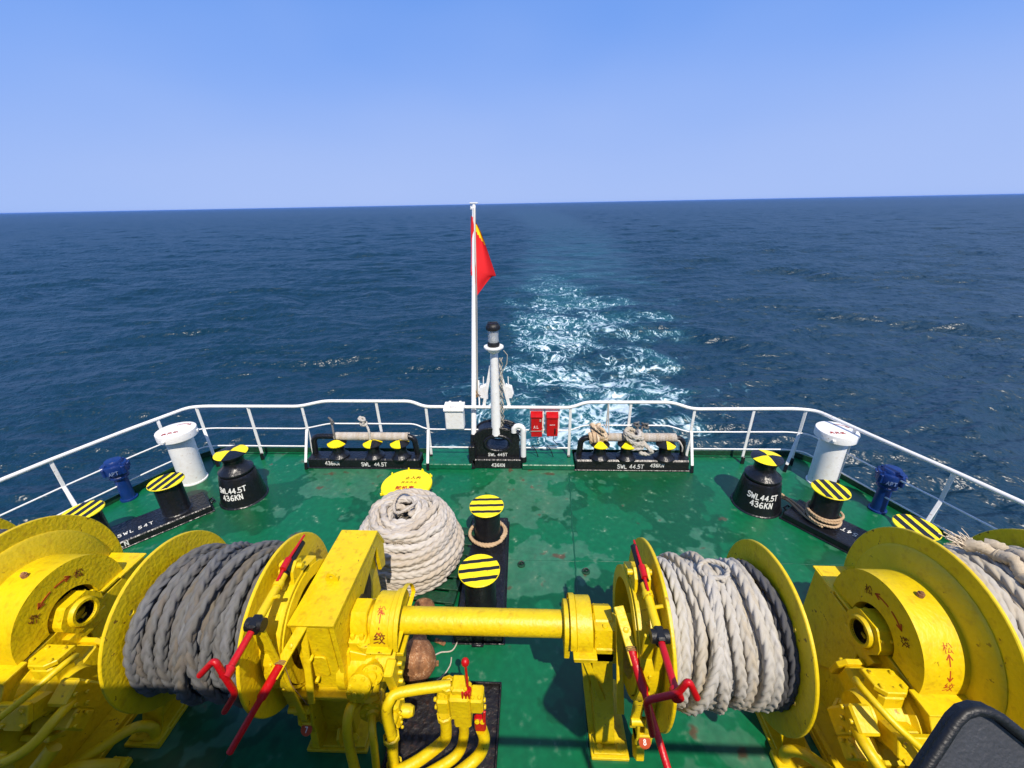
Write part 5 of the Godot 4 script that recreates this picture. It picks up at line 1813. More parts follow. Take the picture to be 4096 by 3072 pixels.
	b.bar(Vector3(-1.60, 0.06, -2.22), Vector3(-1.58, 0.72, -2.20), 0.28, 0.30, Vector3.RIGHT, 0.01)
	var col := obj("case_column", b, M.yellow, t)
	b = mb()
	b.bar(Vector3(-1.60, 0.06, -2.75), Vector3(-1.58, 0.72, -2.75), 0.28, 0.10, Vector3.RIGHT, 0.01)
	obj("case_column", b, M.yellow, t)
	b = mb()
	b.box(Vector3(-1.58, 0.016, -2.30), Vector3(0.50, 0.032, 0.70), 0.005)
	b.box(Vector3(-1.58, 0.045, -2.30), Vector3(0.46, 0.026, 0.66), 0.005)
	b.prism(PackedVector2Array([Vector2(-0.05, 0), Vector2(0.05, 0), Vector2(0.05, 0.09), Vector2(0.0, 0.15), Vector2(-0.05, 0.10)]), -0.012, 0.012, Transform3D(Basis(Vector3.BACK, Vector3.UP, Vector3.LEFT), Vector3(-1.56, 0.055, -2.02)), 0.003)
	obj("base_plate", b, M.yellow, col)
	for sx in [-0.15, 0.13]:
		b = mb()
		b.bolt(Vector3(-1.58 + sx, 0.058, -2.02), Vector3.UP, 0.036, 0.03)
		obj("bolt", b, M.yellow, col)
	# gear inside the open side, shaft bearing, guard
	b = mb()
	b.lathe([Vector2(0.0, -1.415), Vector2(0.30, -1.415), Vector2(0.30, -1.40), Vector2(0.10, -1.40), Vector2(0.10, -1.36), Vector2(0, -1.36)], Transform3D(X90(), Vector3(0, AH, AZ - 0.1)), 40)
	obj("gear_wheel", b, M.dark, t)
	pillow_block(t, -1.37, -1.24, 0.15)
	b = mb()
	b.tube([Vector3(-1.45, AH, AZ), Vector3(-1.1, AH, AZ)], 0.11, 24)
	obj("shaft_collar", b, M.yellow, t)
	band_guard(t, -1.19, -1.05, 0.205, 0.03, [[-1.05, -1.01, 0.02, 0.02], [-1.0, -0.965, 0.055, 0.0]])
	b = mb()
	strokes(b, lettering("松", 0.06), 0.0045, func(p: Vector2) -> Array: return arc_face(-1.12, 0.205, 1.2, p))
	strokes(b, arrow(Vector2(0, 0.0), Vector2(0, 0.085), 0.03) + arrow(Vector2(0, -0.03), Vector2(0, -0.085), 0.022), 0.0075, func(p: Vector2) -> Array: return arc_face(-1.12, 0.205, 0.78, p))
	obj("arrow_marking", b, M.redink, t)
	b = mb()
	strokes(b, lettering("绞", 0.085), 0.009, func(q: Vector2) -> Array: return arc_face(-1.12, 0.205, 0.22, q))
	obj("character_marking", b, M.darkink, t)
	# plate that braces the bearing down to the column
	b = mb()
	b.prism(PackedVector2Array([dz(-2.0, 0.74), dz(-2.08, 1.04), dz(-2.5, 1.04), dz(-2.5, 0.74)]), -1.385, -1.355, PX(0), 0.004)
	b.bar(Vector3(-1.36, 0.76, -2.05), Vector3(-1.30, 1.02, -2.10), 0.14, 0.02, Vector3.RIGHT)
	b.prism(PackedVector2Array([Vector2(-1.37, 0.96), Vector2(-1.06, 0.93), Vector2(-1.37, 0.72)]), -2.16, -2.14, Transform3D.IDENTITY, 0.003)
	b.box(Vector3(-1.18, 0.955, -2.3), Vector3(0.42, 0.03, 0.34), 0.004)
	obj("bearing_bracket", b, M.yellow, t)
	# hydraulic motor on the gear case
	b = mb()
	var T := Transform3D(X90(), Vector3(0, 0.83, -2.16))
	b.lathe([Vector2(0.0, -1.44), Vector2(0.19, -1.44), Vector2(0.19, -1.38), Vector2(0.15, -1.37), Vector2(0.15, -1.20), Vector2(0.13, -1.18), Vector2(0.13, -1.06), Vector2(0.17, -1.05), Vector2(0.17, -1.02), Vector2(0, -1.02)], T, 28)
	var hm := obj("hydraulic_motor", b, M.yellow, t)
	for k in 5:
		b = mb()
		var an := TAU * k / 5 + 0.35
		var dd := Vector3(0, sin(an), cos(an))
		var Tk := Transform3D(Basis(Vector3.RIGHT, dd, Vector3.RIGHT.cross(dd)), Vector3(-1.24, 0.83, -2.16))
		b.lathe([Vector2(0.075, 0.10), Vector2(0.075, 0.21), Vector2(0.085, 0.215), Vector2(0.085, 0.25), Vector2(0.06, 0.262), Vector2(0, 0.262)], Tk, 16)
		for q in 6: b.bolt(Tk * Vector3(cos(TAU * q / 6) * 0.064, 0.252, sin(TAU * q / 6) * 0.064), dd, 0.017, 0.018)
		obj("cylinder_head", b, M.yellow, hm)
	b = mb()
	b.box(Vector3(-1.02, 0.84, -2.02), Vector3(0.07, 0.42, 0.12), 0.01, Basis(Vector3.RIGHT, 0.2))
	for q in 5: b.bolt(Vector3(-0.985, 0.68 + 0.075 * q, -1.99 - 0.015 * q), Vector3(1, 0, 0), 0.018, 0.03)
	obj("end_plate", b, M.yellow, hm)
	b = mb()
	b.box(Vector3(-1.06, 0.47, -2.04), Vector3(0.10, 0.26, 0.16), 0.02)
	b.lathe([Vector2(0.045, 0), Vector2(0.045, 0.05), Vector2(0.03, 0.07), Vector2(0.03, 0.10), Vector2(0, 0.10)], Transform3D(Basis(Vector3.RIGHT, Vector3(0, 0.3, 1).normalized(), Vector3(0, -1, 0.3).normalized()), Vector3(-1.06, 0.50, -1.96)), 16)
	b.lathe([Vector2(0.05, 0), Vector2(0.05, 0.06), Vector2(0.035, 0.09), Vector2(0, 0.09)], Transform3D(X90(), Vector3(-1.01, 0.45, -2.03)), 8)
	for q in 4: b.bolt(Vector3(-1.0, 0.37 + 0.06 * q, -1.965), Vector3.BACK, 0.012, 0.014)
	obj("relief_valve", b, M.yellow, hm)
	for q in [[Vector3(-1.27, 0.80, -1.95), 0.078, 0.5], [Vector3(-1.17, 0.93, -1.99), 0.070, 0.9], [Vector3(-1.20, 0.56, -1.95), 0.085, 0.1], [Vector3(-1.14, 0.42, -2.0), 0.065, -0.3]]:
		b = mb()
		var zz := Vector3(0.25, q[2] * 0.5, 1.0).normalized()
		var xx := Vector3.UP.cross(zz).normalized()
		var Tq := Transform3D(Basis(xx, zz, xx.cross(zz)), q[0])
		var rr: float = q[1]
		b.lathe([Vector2(rr * 0.9, -0.14), Vector2(rr * 0.9, -0.03), Vector2(rr * 1.15, -0.025), Vector2(rr * 1.15, 0.005), Vector2(rr * 0.6, 0.012), Vector2(rr * 0.5, 0.03), Vector2(0, 0.034)], Tq, 20)
		for k in 6: b.bolt(Tq * Vector3(cos(TAU * k / 6) * rr * 0.86, 0.004, sin(TAU * k / 6) * rr * 0.86), zz, 0.014, 0.016)
		obj("port_cover", b, M.yellow, hm)
	for r in [[[Vector3(-1.20, 0.56, -1.93), Vector3(-1.17, 0.54, -1.84), Vector3(-1.16, 0.42, -1.80), Vector3(-1.17, 0.2, -1.78), Vector3(-1.18, 0.0, -1.76)], 0.028], [[Vector3(-1.14, 0.42, -1.97), Vector3(-1.08, 0.38, -1.93), Vector3(-1.02, 0.42, -1.95)], 0.022]]:
		b = mb()
		b.tube(smooth_pts(r[0]), r[1], 12)
		obj("pipe", b, M.yellow, hm)

func arc_face(x: float, r: float, a: float, p: Vector2) -> Array:
	var an := a + p.y / r
	return [Vector3(x + p.x, AH + sin(an) * r, AZ + cos(an) * r), Vector3(0, sin(an), cos(an))]

func circle_rect(w: float, h: float, r: float) -> PackedVector2Array:
	var o := PackedVector2Array()
	for q in 4:
		var c := Vector2((w * 0.5 - r) * (1 if q == 0 or q == 3 else -1), (h * 0.5 - r) * (1 if q < 2 else -1))
		for k in 5:
			var a := PI / 2 * q + PI / 2 * k / 4.0
			o.append(c + Vector2(cos(a), sin(a)) * r)
	return o

func smooth_pts(p: Array, k := 6) -> Array:
	var o := []
	for i in p.size() - 1:
		var a: Vector3 = p[maxi(i - 1, 0)]
		var d: Vector3 = p[mini(i + 2, p.size() - 1)]
		for j in k: o.append(p[i].cubic_interpolate(p[i + 1], a, d, float(j) / k))
	o.append(p[p.size() - 1])
	return o

# outer winch: built for the right side, mirrored about the ship's centre line for the left
func make_outer_winch(label: String, left: bool) -> void:
	var t := thing("gear_winch", label, "winch", Vector3(SX + (-3.4 if left else 3.4), 0, AZ), 0, "yellow winches at the two sides", true)
	var MI := Transform3D(Basis(Vector3(-1, 0, 0), Vector3.UP, Vector3.BACK), Vector3(2 * SX, 0, 0)) if left else Transform3D.IDENTITY
	var u := SX   # stations outboard of the centre line
	var c := Vector2(-AZ, AH)
	# gear cover: arched above the joint, boxed below
	var poly := PackedVector2Array()
	var hole := PackedVector2Array()
	var b := mb(MI)
	for i in 64:
		var k := i / 63.0
		var a := -0.06 + (PI + 0.12) * k
		poly.append(c + Vector2(cos(a), sin(a)) * 0.43)
		hole.append(c + Vector2(0.0, 0.0) + Vector2(cos(PI * k), sin(PI * k)) * 0.20)
	# the face has a half-round opening for the bearing
	for i in 63:
		for z in [[u + 3.11, -1.0], [u + 3.40, 1.0]]:
			b.quad(PX(0) * b._v3(poly[i], z[0]), PX(0) * b._v3(poly[i + 1], z[0]), PX(0) * b._v3(hole[i + 1], z[0]), PX(0) * b._v3(hole[i], z[0]), Vector3(z[1], 0, 0))
		var n0 := yz() * b._v3((poly[i] - c).normalized(), 0)
		var n1 := yz() * b._v3((poly[i + 1] - c).normalized(), 0)
		b.quadn(PX(0) * b._v3(poly[i], u + 3.11), PX(0) * b._v3(poly[i + 1], u + 3.11), PX(0) * b._v3(poly[i + 1], u + 3.40), PX(0) * b._v3(poly[i], u + 3.40), n0, n1, n1, n0)
		b.quadn(PX(0) * b._v3(hole[i], u + 3.11), PX(0) * b._v3(hole[i + 1], u + 3.11), PX(0) * b._v3(hole[i + 1], u + 3.19), PX(0) * b._v3(hole[i], u + 3.19), -n0, -n1, -n1, -n0)
	var gcv := obj("gear_cover", b, M.yellow, t)
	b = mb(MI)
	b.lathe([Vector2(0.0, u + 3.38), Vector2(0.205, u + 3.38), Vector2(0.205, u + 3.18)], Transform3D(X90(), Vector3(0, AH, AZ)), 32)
	obj("cover_recess", b, M.black, gcv)  # greasy inside, its black also standing in for the depth's shade
	b = mb(MI)
	b.tube([Vector3(u + 3.27, AH + 0.43, AZ + 0.05), Vector3(u + 3.27, AH + 0.455, AZ + 0.053)], 0.022, 10)
	b.bolt(Vector3(u + 3.27, AH + 0.452, AZ + 0.053), Vector3.UP, 0.014, 0.018)
	obj("oil_plug", b, M.rust, gcv)
	b = mb(MI)
	b.prism(PackedVector2Array([dz(-2.90, 0.05), dz(-2.90, 1.085), dz(-1.80, 1.085), dz(-1.58, 0.78), dz(-1.58, 0.05)]), u + 3.115, u + 3.40, PX(0), 0.006)
	var cs := obj("gear_case", b, M.yellow, t)
	b = mb(MI)
	b.box(Vector3(u + 3.25, 1.098, -2.80), Vector3(0.36, 0.018, 0.28), 0.003)
	obj("joint_flange", b, M.yellow, cs)
	b = mb(MI)
	b.box(Vector3(u + 3.25, 1.098, -1.82), Vector3(0.36, 0.018, 0.16), 0.003)
	b.bar(Vector3(u + 3.25, 1.095, -1.79), Vector3(u + 3.25, 0.78, -1.57), 0.30, 0.012, Vector3.RIGHT)
	obj("joint_flange", b, M.yellow, cs)
	b = mb(MI)
	b.box(Vector3(u + 3.098, 1.10, -2.70), Vector3(0.03, 0.024, 0.42), 0.004)
	obj("joint_flange", b, M.yellow, cs)
	b = mb(MI)
	b.prism(PackedVector2Array([dz(-2.92, 1.08), dz(-2.92, 0.20), dz(-2.80, 0.10), dz(-2.3, 0.62), dz(-2.30, 1.05)]), u + 3.085, u + 3.105, PX(0), 0.004)
	b.prism(PackedVector2Array([dz(-2.14, 1.0), dz(-2.46, 1.0), dz(-2.42, 0.90), dz(-2.18, 0.90)]), u + 3.055, u + 3.118, PX(0), 0.005)
	obj("side_bracket", b, M.yellow, cs)
	b = mb(MI)
	b.box(Vector3(u + 3.2, 0.025, -2.28), Vector3(0.62, 0.05, 1.5), 0.006)
	b.bar(Vector3(u + 2.92, 0.05, -2.95), Vector3(u + 2.92, 0.05, -1.6), 0.04, 0.10, Vector3.RIGHT)
	obj("bed_plate", b, M.yellow, cs)
	# main bearing with the black bore
	b = mb(MI)
	b.prism(PackedVector2Array([dz(AZ + 0.10, AH - 0.10), dz(AZ + 0.12, AH + 0.06), dz(AZ + 0.05, AH + 0.125), dz(AZ - 0.05, AH + 0.125), dz(AZ - 0.12, AH + 0.06), dz(AZ - 0.10, AH - 0.10)]), u + 3.165, u + 3.175, PX(0), 0.002)
	var bo := PackedVector2Array()
	var bi := PackedVector2Array()
	for i in 48:
		var d := Vector2(cos(TAU * i / 48.0), sin(TAU * i / 48.0))
		var s := minf(0.135 / maxf(absf(d.y), 0.01), 0.165 / maxf(absf(d.x), 0.01))
		s = minf(s, 0.185 / (absf(d.x) + absf(d.y) * 0.72))
		bo.append(c + d * s)
		bi.append(c + d * 0.084)
	b.holed(bo, bi, u + 3.045, u + 3.166, PX(0))
	b.lathe([Vector2(0.082, u + 3.04), Vector2(0.085, u + 3.015), Vector2(0.105, u + 3.015), Vector2(0.118, u + 3.045), Vector2(0.118, u + 3.06)], Transform3D(X90(), Vector3(0, AH, AZ)), 32)
	var be := obj("bearing", b, M.yellow, t)
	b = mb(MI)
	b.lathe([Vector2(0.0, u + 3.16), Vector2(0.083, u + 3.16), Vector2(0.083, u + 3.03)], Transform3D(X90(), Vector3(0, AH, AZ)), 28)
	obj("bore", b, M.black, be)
	for z in [0.13, -0.13]:
		for x in [3.07, 3.14]:
			b = mb(MI)
			b.bolt(Vector3(u + x, AH + 0.062, AZ + z), Vector3.UP, 0.018, 0.022)
			obj("bolt", b, M.yellow, be)
	# rope drum
	b = mb(MI)
	b.lathe([Vector2(0.40, u + 3.44), Vector2(0.40, u + 4.34)], Transform3D(X90(), Vector3(0, AH, AZ)), 48)
	var dr := obj("drum", b, M.yellow, t)
	b = mb(MI)
	flange(b, u + 3.42, u + 3.445, 0.745, [])
	obj("flange", b, M.yellow, dr)
	b = mb(MI)
	flange(b, u + 4.33, u + 4.355, 0.745, [])
	obj("flange", b, M.yellow, dr)
	b = mb(MI)
	b.lathe([Vector2(0.30, u + 3.39), Vector2(0.60, u + 3.40), Vector2(0.62, u + 3.415), Vector2(0.62, u + 3.43)], Transform3D(X90(), Vector3(0, AH, AZ)), 48)
	obj("hub_plate", b, M.yellow, dr)
	# hydraulic motor: round body with five heads, front block
	var mc := Vector3(u + 2.98, 0.78, -1.93)
	b = mb(MI)
	b.lathe([Vector2(0.0, 0.16), Vector2(0.24, 0.16), Vector2(0.24, 0.10), Vector2(0.20, 0.08), Vector2(0.19, -0.06), Vector2(0.14, -0.09), Vector2(0.13, -0.14), Vector2(0, -0.14)], Transform3D(X90(), mc), 30)
	var hm := obj("hydraulic_motor", b, M.yellow, t)
	for k in 5:
		var an := TAU * k / 5 + PI / 2 + 0.1
		var dd := Vector3(0, sin(an), cos(an))
		var Bk := Basis(Vector3.RIGHT, dd, Vector3.RIGHT.cross(dd))
		b = mb(MI)
		b.box(mc + dd * 0.19, Vector3(0.17, 0.18, 0.17), 0.025, Bk)
		b.prism(PackedVector2Array([Vector2(-0.11, -0.09), Vector2(0.11, -0.09), Vector2(0.11, 0.04), Vector2(0.06, 0.09), Vector2(-0.06, 0.09), Vector2(-0.11, 0.04)]), -0.02, 0.02, Transform3D(Basis(Vector3.RIGHT, Bk.z, -dd), mc + dd * 0.295), 0.006)
		for q in 4: b.bolt(mc + dd * 0.31 + Vector3(0.07 * (1 if q < 2 else -1), 0, 0) + Bk.z * 0.05 * (1 if q % 2 == 0 else -1), dd, 0.018, 0.02)
		obj("cylinder_head", b, M.yellow, hm)
	b = mb(MI)
	b.box(mc + Vector3(-0.20, 0.02, 0.06), Vector3(0.14, 0.30, 0.17), 0.015, Basis(Vector3.RIGHT, 0.45))
	b.box(mc + Vector3(-0.19, -0.10, 0.16), Vector3(0.16, 0.17, 0.13), 0.012, Basis(Vector3.RIGHT, 0.45))
	for q in 8: b.bolt(mc + Vector3(-0.275, 0.12 - 0.07 * (q / 2), 0.03 + 0.09 * (q % 2) + 0.03 * (q / 2)), Vector3.LEFT, 0.016, 0.016)
	obj("valve_block", b, M.yellow, hm)
	# pipes
	var runs := [
		[[Vector3(u + 2.74, 0.84, -1.80), Vector3(u + 2.72, 0.86, -1.68), Vector3(u + 2.80, 0.78, -1.55), Vector3(u + 2.98, 0.72, -1.47), Vector3(u + 3.30, 0.70, -1.42), Vector3(u + 3.7, 0.70, -1.4)], 0.034],
		[[Vector3(u + 2.80, 1.06, -1.98), Vector3(u + 2.76, 1.12, -1.88), Vector3(u + 2.84, 1.08, -1.70), Vector3(u + 3.02, 0.95, -1.55), Vector3(u + 3.03, 0.80, -1.50), Vector3(u + 2.98, 0.72, -1.52)], 0.022],
		[[Vector3(u + 2.56, 0.05, -2.0), Vector3(u + 2.56, 0.16, -2.0), Vector3(u + 2.64, 0.24, -1.95), Vector3(u + 2.80, 0.22, -1.82), Vector3(u + 3.0, 0.16, -1.66), Vector3(u + 3.2, 0.14, -1.5)], 0.040],
		[[Vector3(u + 2.70, 0.06, -1.78), Vector3(u + 2.78, 0.18, -1.72), Vector3(u + 2.92, 0.22, -1.66), Vector3(u + 3.1, 0.14, -1.58), Vector3(u + 3.4, 0.12, -1.5)], 0.045],
		[[Vector3(u + 2.86, 0.55, -1.66), Vector3(u + 3.0, 0.40, -1.50), Vector3(u + 3.3, 0.34, -1.42), Vector3(u + 3.8, 0.34, -1.4)], 0.05]]
	for r in runs:
		b = mb(MI)
		b.tube(smooth_pts(r[0]), r[1], 14)
		obj("pipe", b, M.yellow, hm)
	b = mb(MI)
	b.box(Vector3(u + 2.56, 0.03, -2.0), Vector3(0.15, 0.06, 0.13), 0.008)
	obj("pipe_flange", b, M.yellow, hm)
	b = mb(MI)
	b.box(Vector3(u + 2.70, 0.03, -1.78), Vector3(0.14, 0.06, 0.13), 0.008)
	for q in 4: b.bolt(Vector3(u + 2.70 + 0.05 * (1 if q < 2 else -1), 0.06, -1.78 + 0.045 * (1 if q % 2 == 0 else -1)), Vector3.UP, 0.016, 0.014)
	obj("pipe_flange", b, M.yellow, hm)
	# markings; lettering is not mirrored
	var s := -1.0 if left else 1.0
	var fx := SX + s * 3.108
	b = mb()
	var rd := 0.305
	var face := func(a: float) -> Vector3: return Vector3(fx, AH + sin(a) * rd, AZ + cos(a) * rd)
	# angles run from the operator's side (front) up and over
	for q in [[1.33, 0.98], [1.45, 1.8]]:
		var arc := []
		for k in 8:
			var a: float = lerpf(q[0], q[1], k / 7.0)
			arc.append(Vector2(cos(a), sin(a)) * rd)
		var f := func(p: Vector2) -> Array: return [Vector3(fx, AH + p.y, AZ + p.x), Vector3(-s, 0, 0)]
		strokes(b, [arc] + arrow(arc[6], arc[7] + (arc[7] - arc[6]) * 0.7, 0.035).slice(1), 0.010, f)
	obj("arrow_marking", b, M.redink, t)
	b = mb()
	var ax := Vector3(0, 0, s)
	for q in [[2.05, "松"], [0.72, "绞"]]:
		var a: float = q[0]
		var upv := Vector3(0, sin(a), cos(a))
		var rt := upv.cross(Vector3(-s, 0, 0))
		strokes(b, lettering(q[1], 0.066), 0.0042, flat(Vector3(fx, AH, AZ) + upv * rd, rt, upv))
	obj("character_marking", b, M.darkink, t)
	if not left:
		b = mb()
		strokes(b, arrow(Vector2(0, 0.02), Vector2(0, 0.09), 0.03) + arrow(Vector2(0, -0.01), Vector2(0, -0.08), 0.026), 0.0075, func(p: Vector2) -> Array: return arc_face(SX + 3.27, 0.43, 0.42, p))
		obj("rim_marking", b, M.redink, t)
		b = mb()
		strokes(b, lettering("松", 0.062), 0.004, func(p: Vector2) -> Array: return arc_face(SX + 3.27, 0.43, 0.72, p))
		obj("rim_marking", b, M.redink, t)
		b = mb()
		strokes(b, lettering("绞", 0.062), 0.004, func(p: Vector2) -> Array: return arc_face(SX + 3.27, 0.43, 0.13, p))
		obj("rim_marking", b, M.redink, t)

func make_ropes() -> void:
	ORG = Vector3(1.31, AH, AZ)
	var p := drum_rope(0.90, 1.645, 0.4, 0.036, 3, [[0.395, 0.072], [0.455, 0.080]], [[1.34, 0.485, 1.3], [1.02, 0.49, 1.1], [1.28, 0.497, 0.6], [1.15, 0.50, 0.42]])
	var o := obj("drum_rope", rope(p, 0.037, 4, cream(), 51, 0.088, Vector3(0, AH, AZ), Vector3.RIGHT), M.rope)
	tag(o, "weathered cream plaited rope wound on the right drum of the shaft winch", "rope")
	p = drum_rope(1.585, 1.735, 0.4, 0.036, 9, [[0.40, 0.06], [0.45, 0.06]], [])
	o = obj("drum_rope", rope(p, 0.036, 4, darks(), 52, 0.086, Vector3(0, AH, AZ), Vector3.RIGHT), M.rope)
	tag(o, "black plaited rope turns beside the outer flange of the right drum", "rope")
	small_rope("rope_eye", "small spliced rope eye lying on top of the right drum's rope", ring_pts(Vector3(1.32, 1.63, -2.36), 0.085, 0.01, 1.05, 1.0), 0.017, 0, cream(), 53)
	ORG = Vector3(-2.35, AH, AZ)
	p = drum_rope(-2.80, -1.90, 0.4, 0.036, 6, [[0.395, 0.072], [0.458, 0.080]], [[-2.1, 0.495, 1.6], [-2.5, 0.52, 1.2], [-2.15, 0.535, 0.8], [-2.02, 0.55, 0.5]])
	o = obj("drum_rope", rope(p, 0.038, 4, greys(), 54, 0.092, Vector3(0, AH, AZ), Vector3.RIGHT), M.rope)
	tag(o, "dark grey plaited rope wound thick on the left drum of the shaft winch", "rope")
	var fr := mb()
	fr.use_c = true
	var g := RandomNumberGenerator.new()
	g.seed = 16
	ORG = Vector3(-2.15, 0.62, -2.1)
	fr.org = ORG
	for i in 240:
		var a := g.randf_range(-0.2, 1.2)
		var q := Vector3(g.randf_range(-2.38, -1.95), AH - cos(a) * 0.50, AZ + sin(a) * 0.50)
		fr.col = Color(0.14, 0.14, 0.15)
		var e := q + Vector3(g.randf_range(-0.04, 0.04), g.randf_range(-0.06, 0.0), g.randf_range(0.0, 0.05))
		fr.tube([q, (q + e) * 0.5 + Vector3(g.randf_range(-0.02, 0.02), 0.01, 0.01), e], 0.003, 4, false)
	o = obj("frayed_yarn", fr.mesh(), M.rope)
	tag(o, "frayed dark yarn hanging under the left drum's grey rope", "rope yarn")
	o.set_meta("kind", "stuff")
	for s in [1.0, -1.0]:
		ORG = Vector3(SX + s * 3.88, AH, AZ)
		p = drum_rope(0.0, 0.86, 0.4, 0.040, 21 if s > 0 else 23, [[0.44, 0.082], [0.51, 0.09], [0.575, 0.10]], [])
		for i in p.size(): p[i].x = SX + s * (3.46 + p[i].x)
		o = obj("drum_rope", rope(p, 0.042, 4, cream() if s > 0 else greys(), 60, 0.098, Vector3(0, AH, AZ), Vector3.RIGHT), M.rope)
		tag(o, "grey brown plaited rope wound on the far right winch drum" if s > 0 else "grey plaited rope on the far left winch drum behind its flange", "rope")
	# canvas sleeve and loose end over the right winch
	var sl := []
	for i in 80:
		var k := i / 79.0
		var a := lerpf(1.95, 0.62, k)
		var r := 0.655 + 0.015 * sin(k * 11.0)
		sl.append(Vector3(3.18 + 0.25 * k + 0.03 * sin(k * 6.0), AH + sin(a) * r, AZ + cos(a) * r))
	for j in 2:
		var b := mb()
		ORG = sl[0]
		b.org = ORG
		var pp := []
		var rr := []
		for i in 80:
			pp.append(sl[i] + Vector3(0.13 * j + 0.03 * sin(i * 0.13 + j), 0.015 * sin(i * 0.4 + j), 0.0))
			rr.append(0.040 + 0.004 * sin(i * 1.15 + j) + 0.005 * sin(i * 2.7 + 1.0) + (0.004 * sin(i * 0.5)))
		b.tube(pp, rr, 14)
		o = obj("canvas_sleeve", b, M.canvas)
		tag(o, "cream canvas sleeved rope lying over the far right drum, " + ("left of the pair" if j == 0 else "right of the pair"), "rope sleeve")
	fr = mb()
	fr.use_c = true
	ORG = sl[0]
	fr.org = ORG
	for i in 70:
		fr.col = Color(0.52, 0.42, 0.30).lerp(Color(0.75, 0.66, 0.52), g.randf())
		var q: Vector3 = sl[0] + Vector3(g.randf_range(-0.04, 0.05), g.randf_range(-0.03, 0.03), g.randf_range(0.0, 0.03))
		var e := q + Vector3(g.randf_range(-0.10, 0.02), g.randf_range(-0.02, 0.07), g.randf_range(-0.10, -0.03))
		fr.tube([q, (q + e) * 0.5 + Vector3(0, 0.012, 0), e], 0.0035, 4, false)
	o = obj("frayed_end", fr.mesh(), M.rope)
	tag(o, "frayed tan rope end above the far right winch flange", "rope yarn")
	o.set_meta("kind", "stuff")

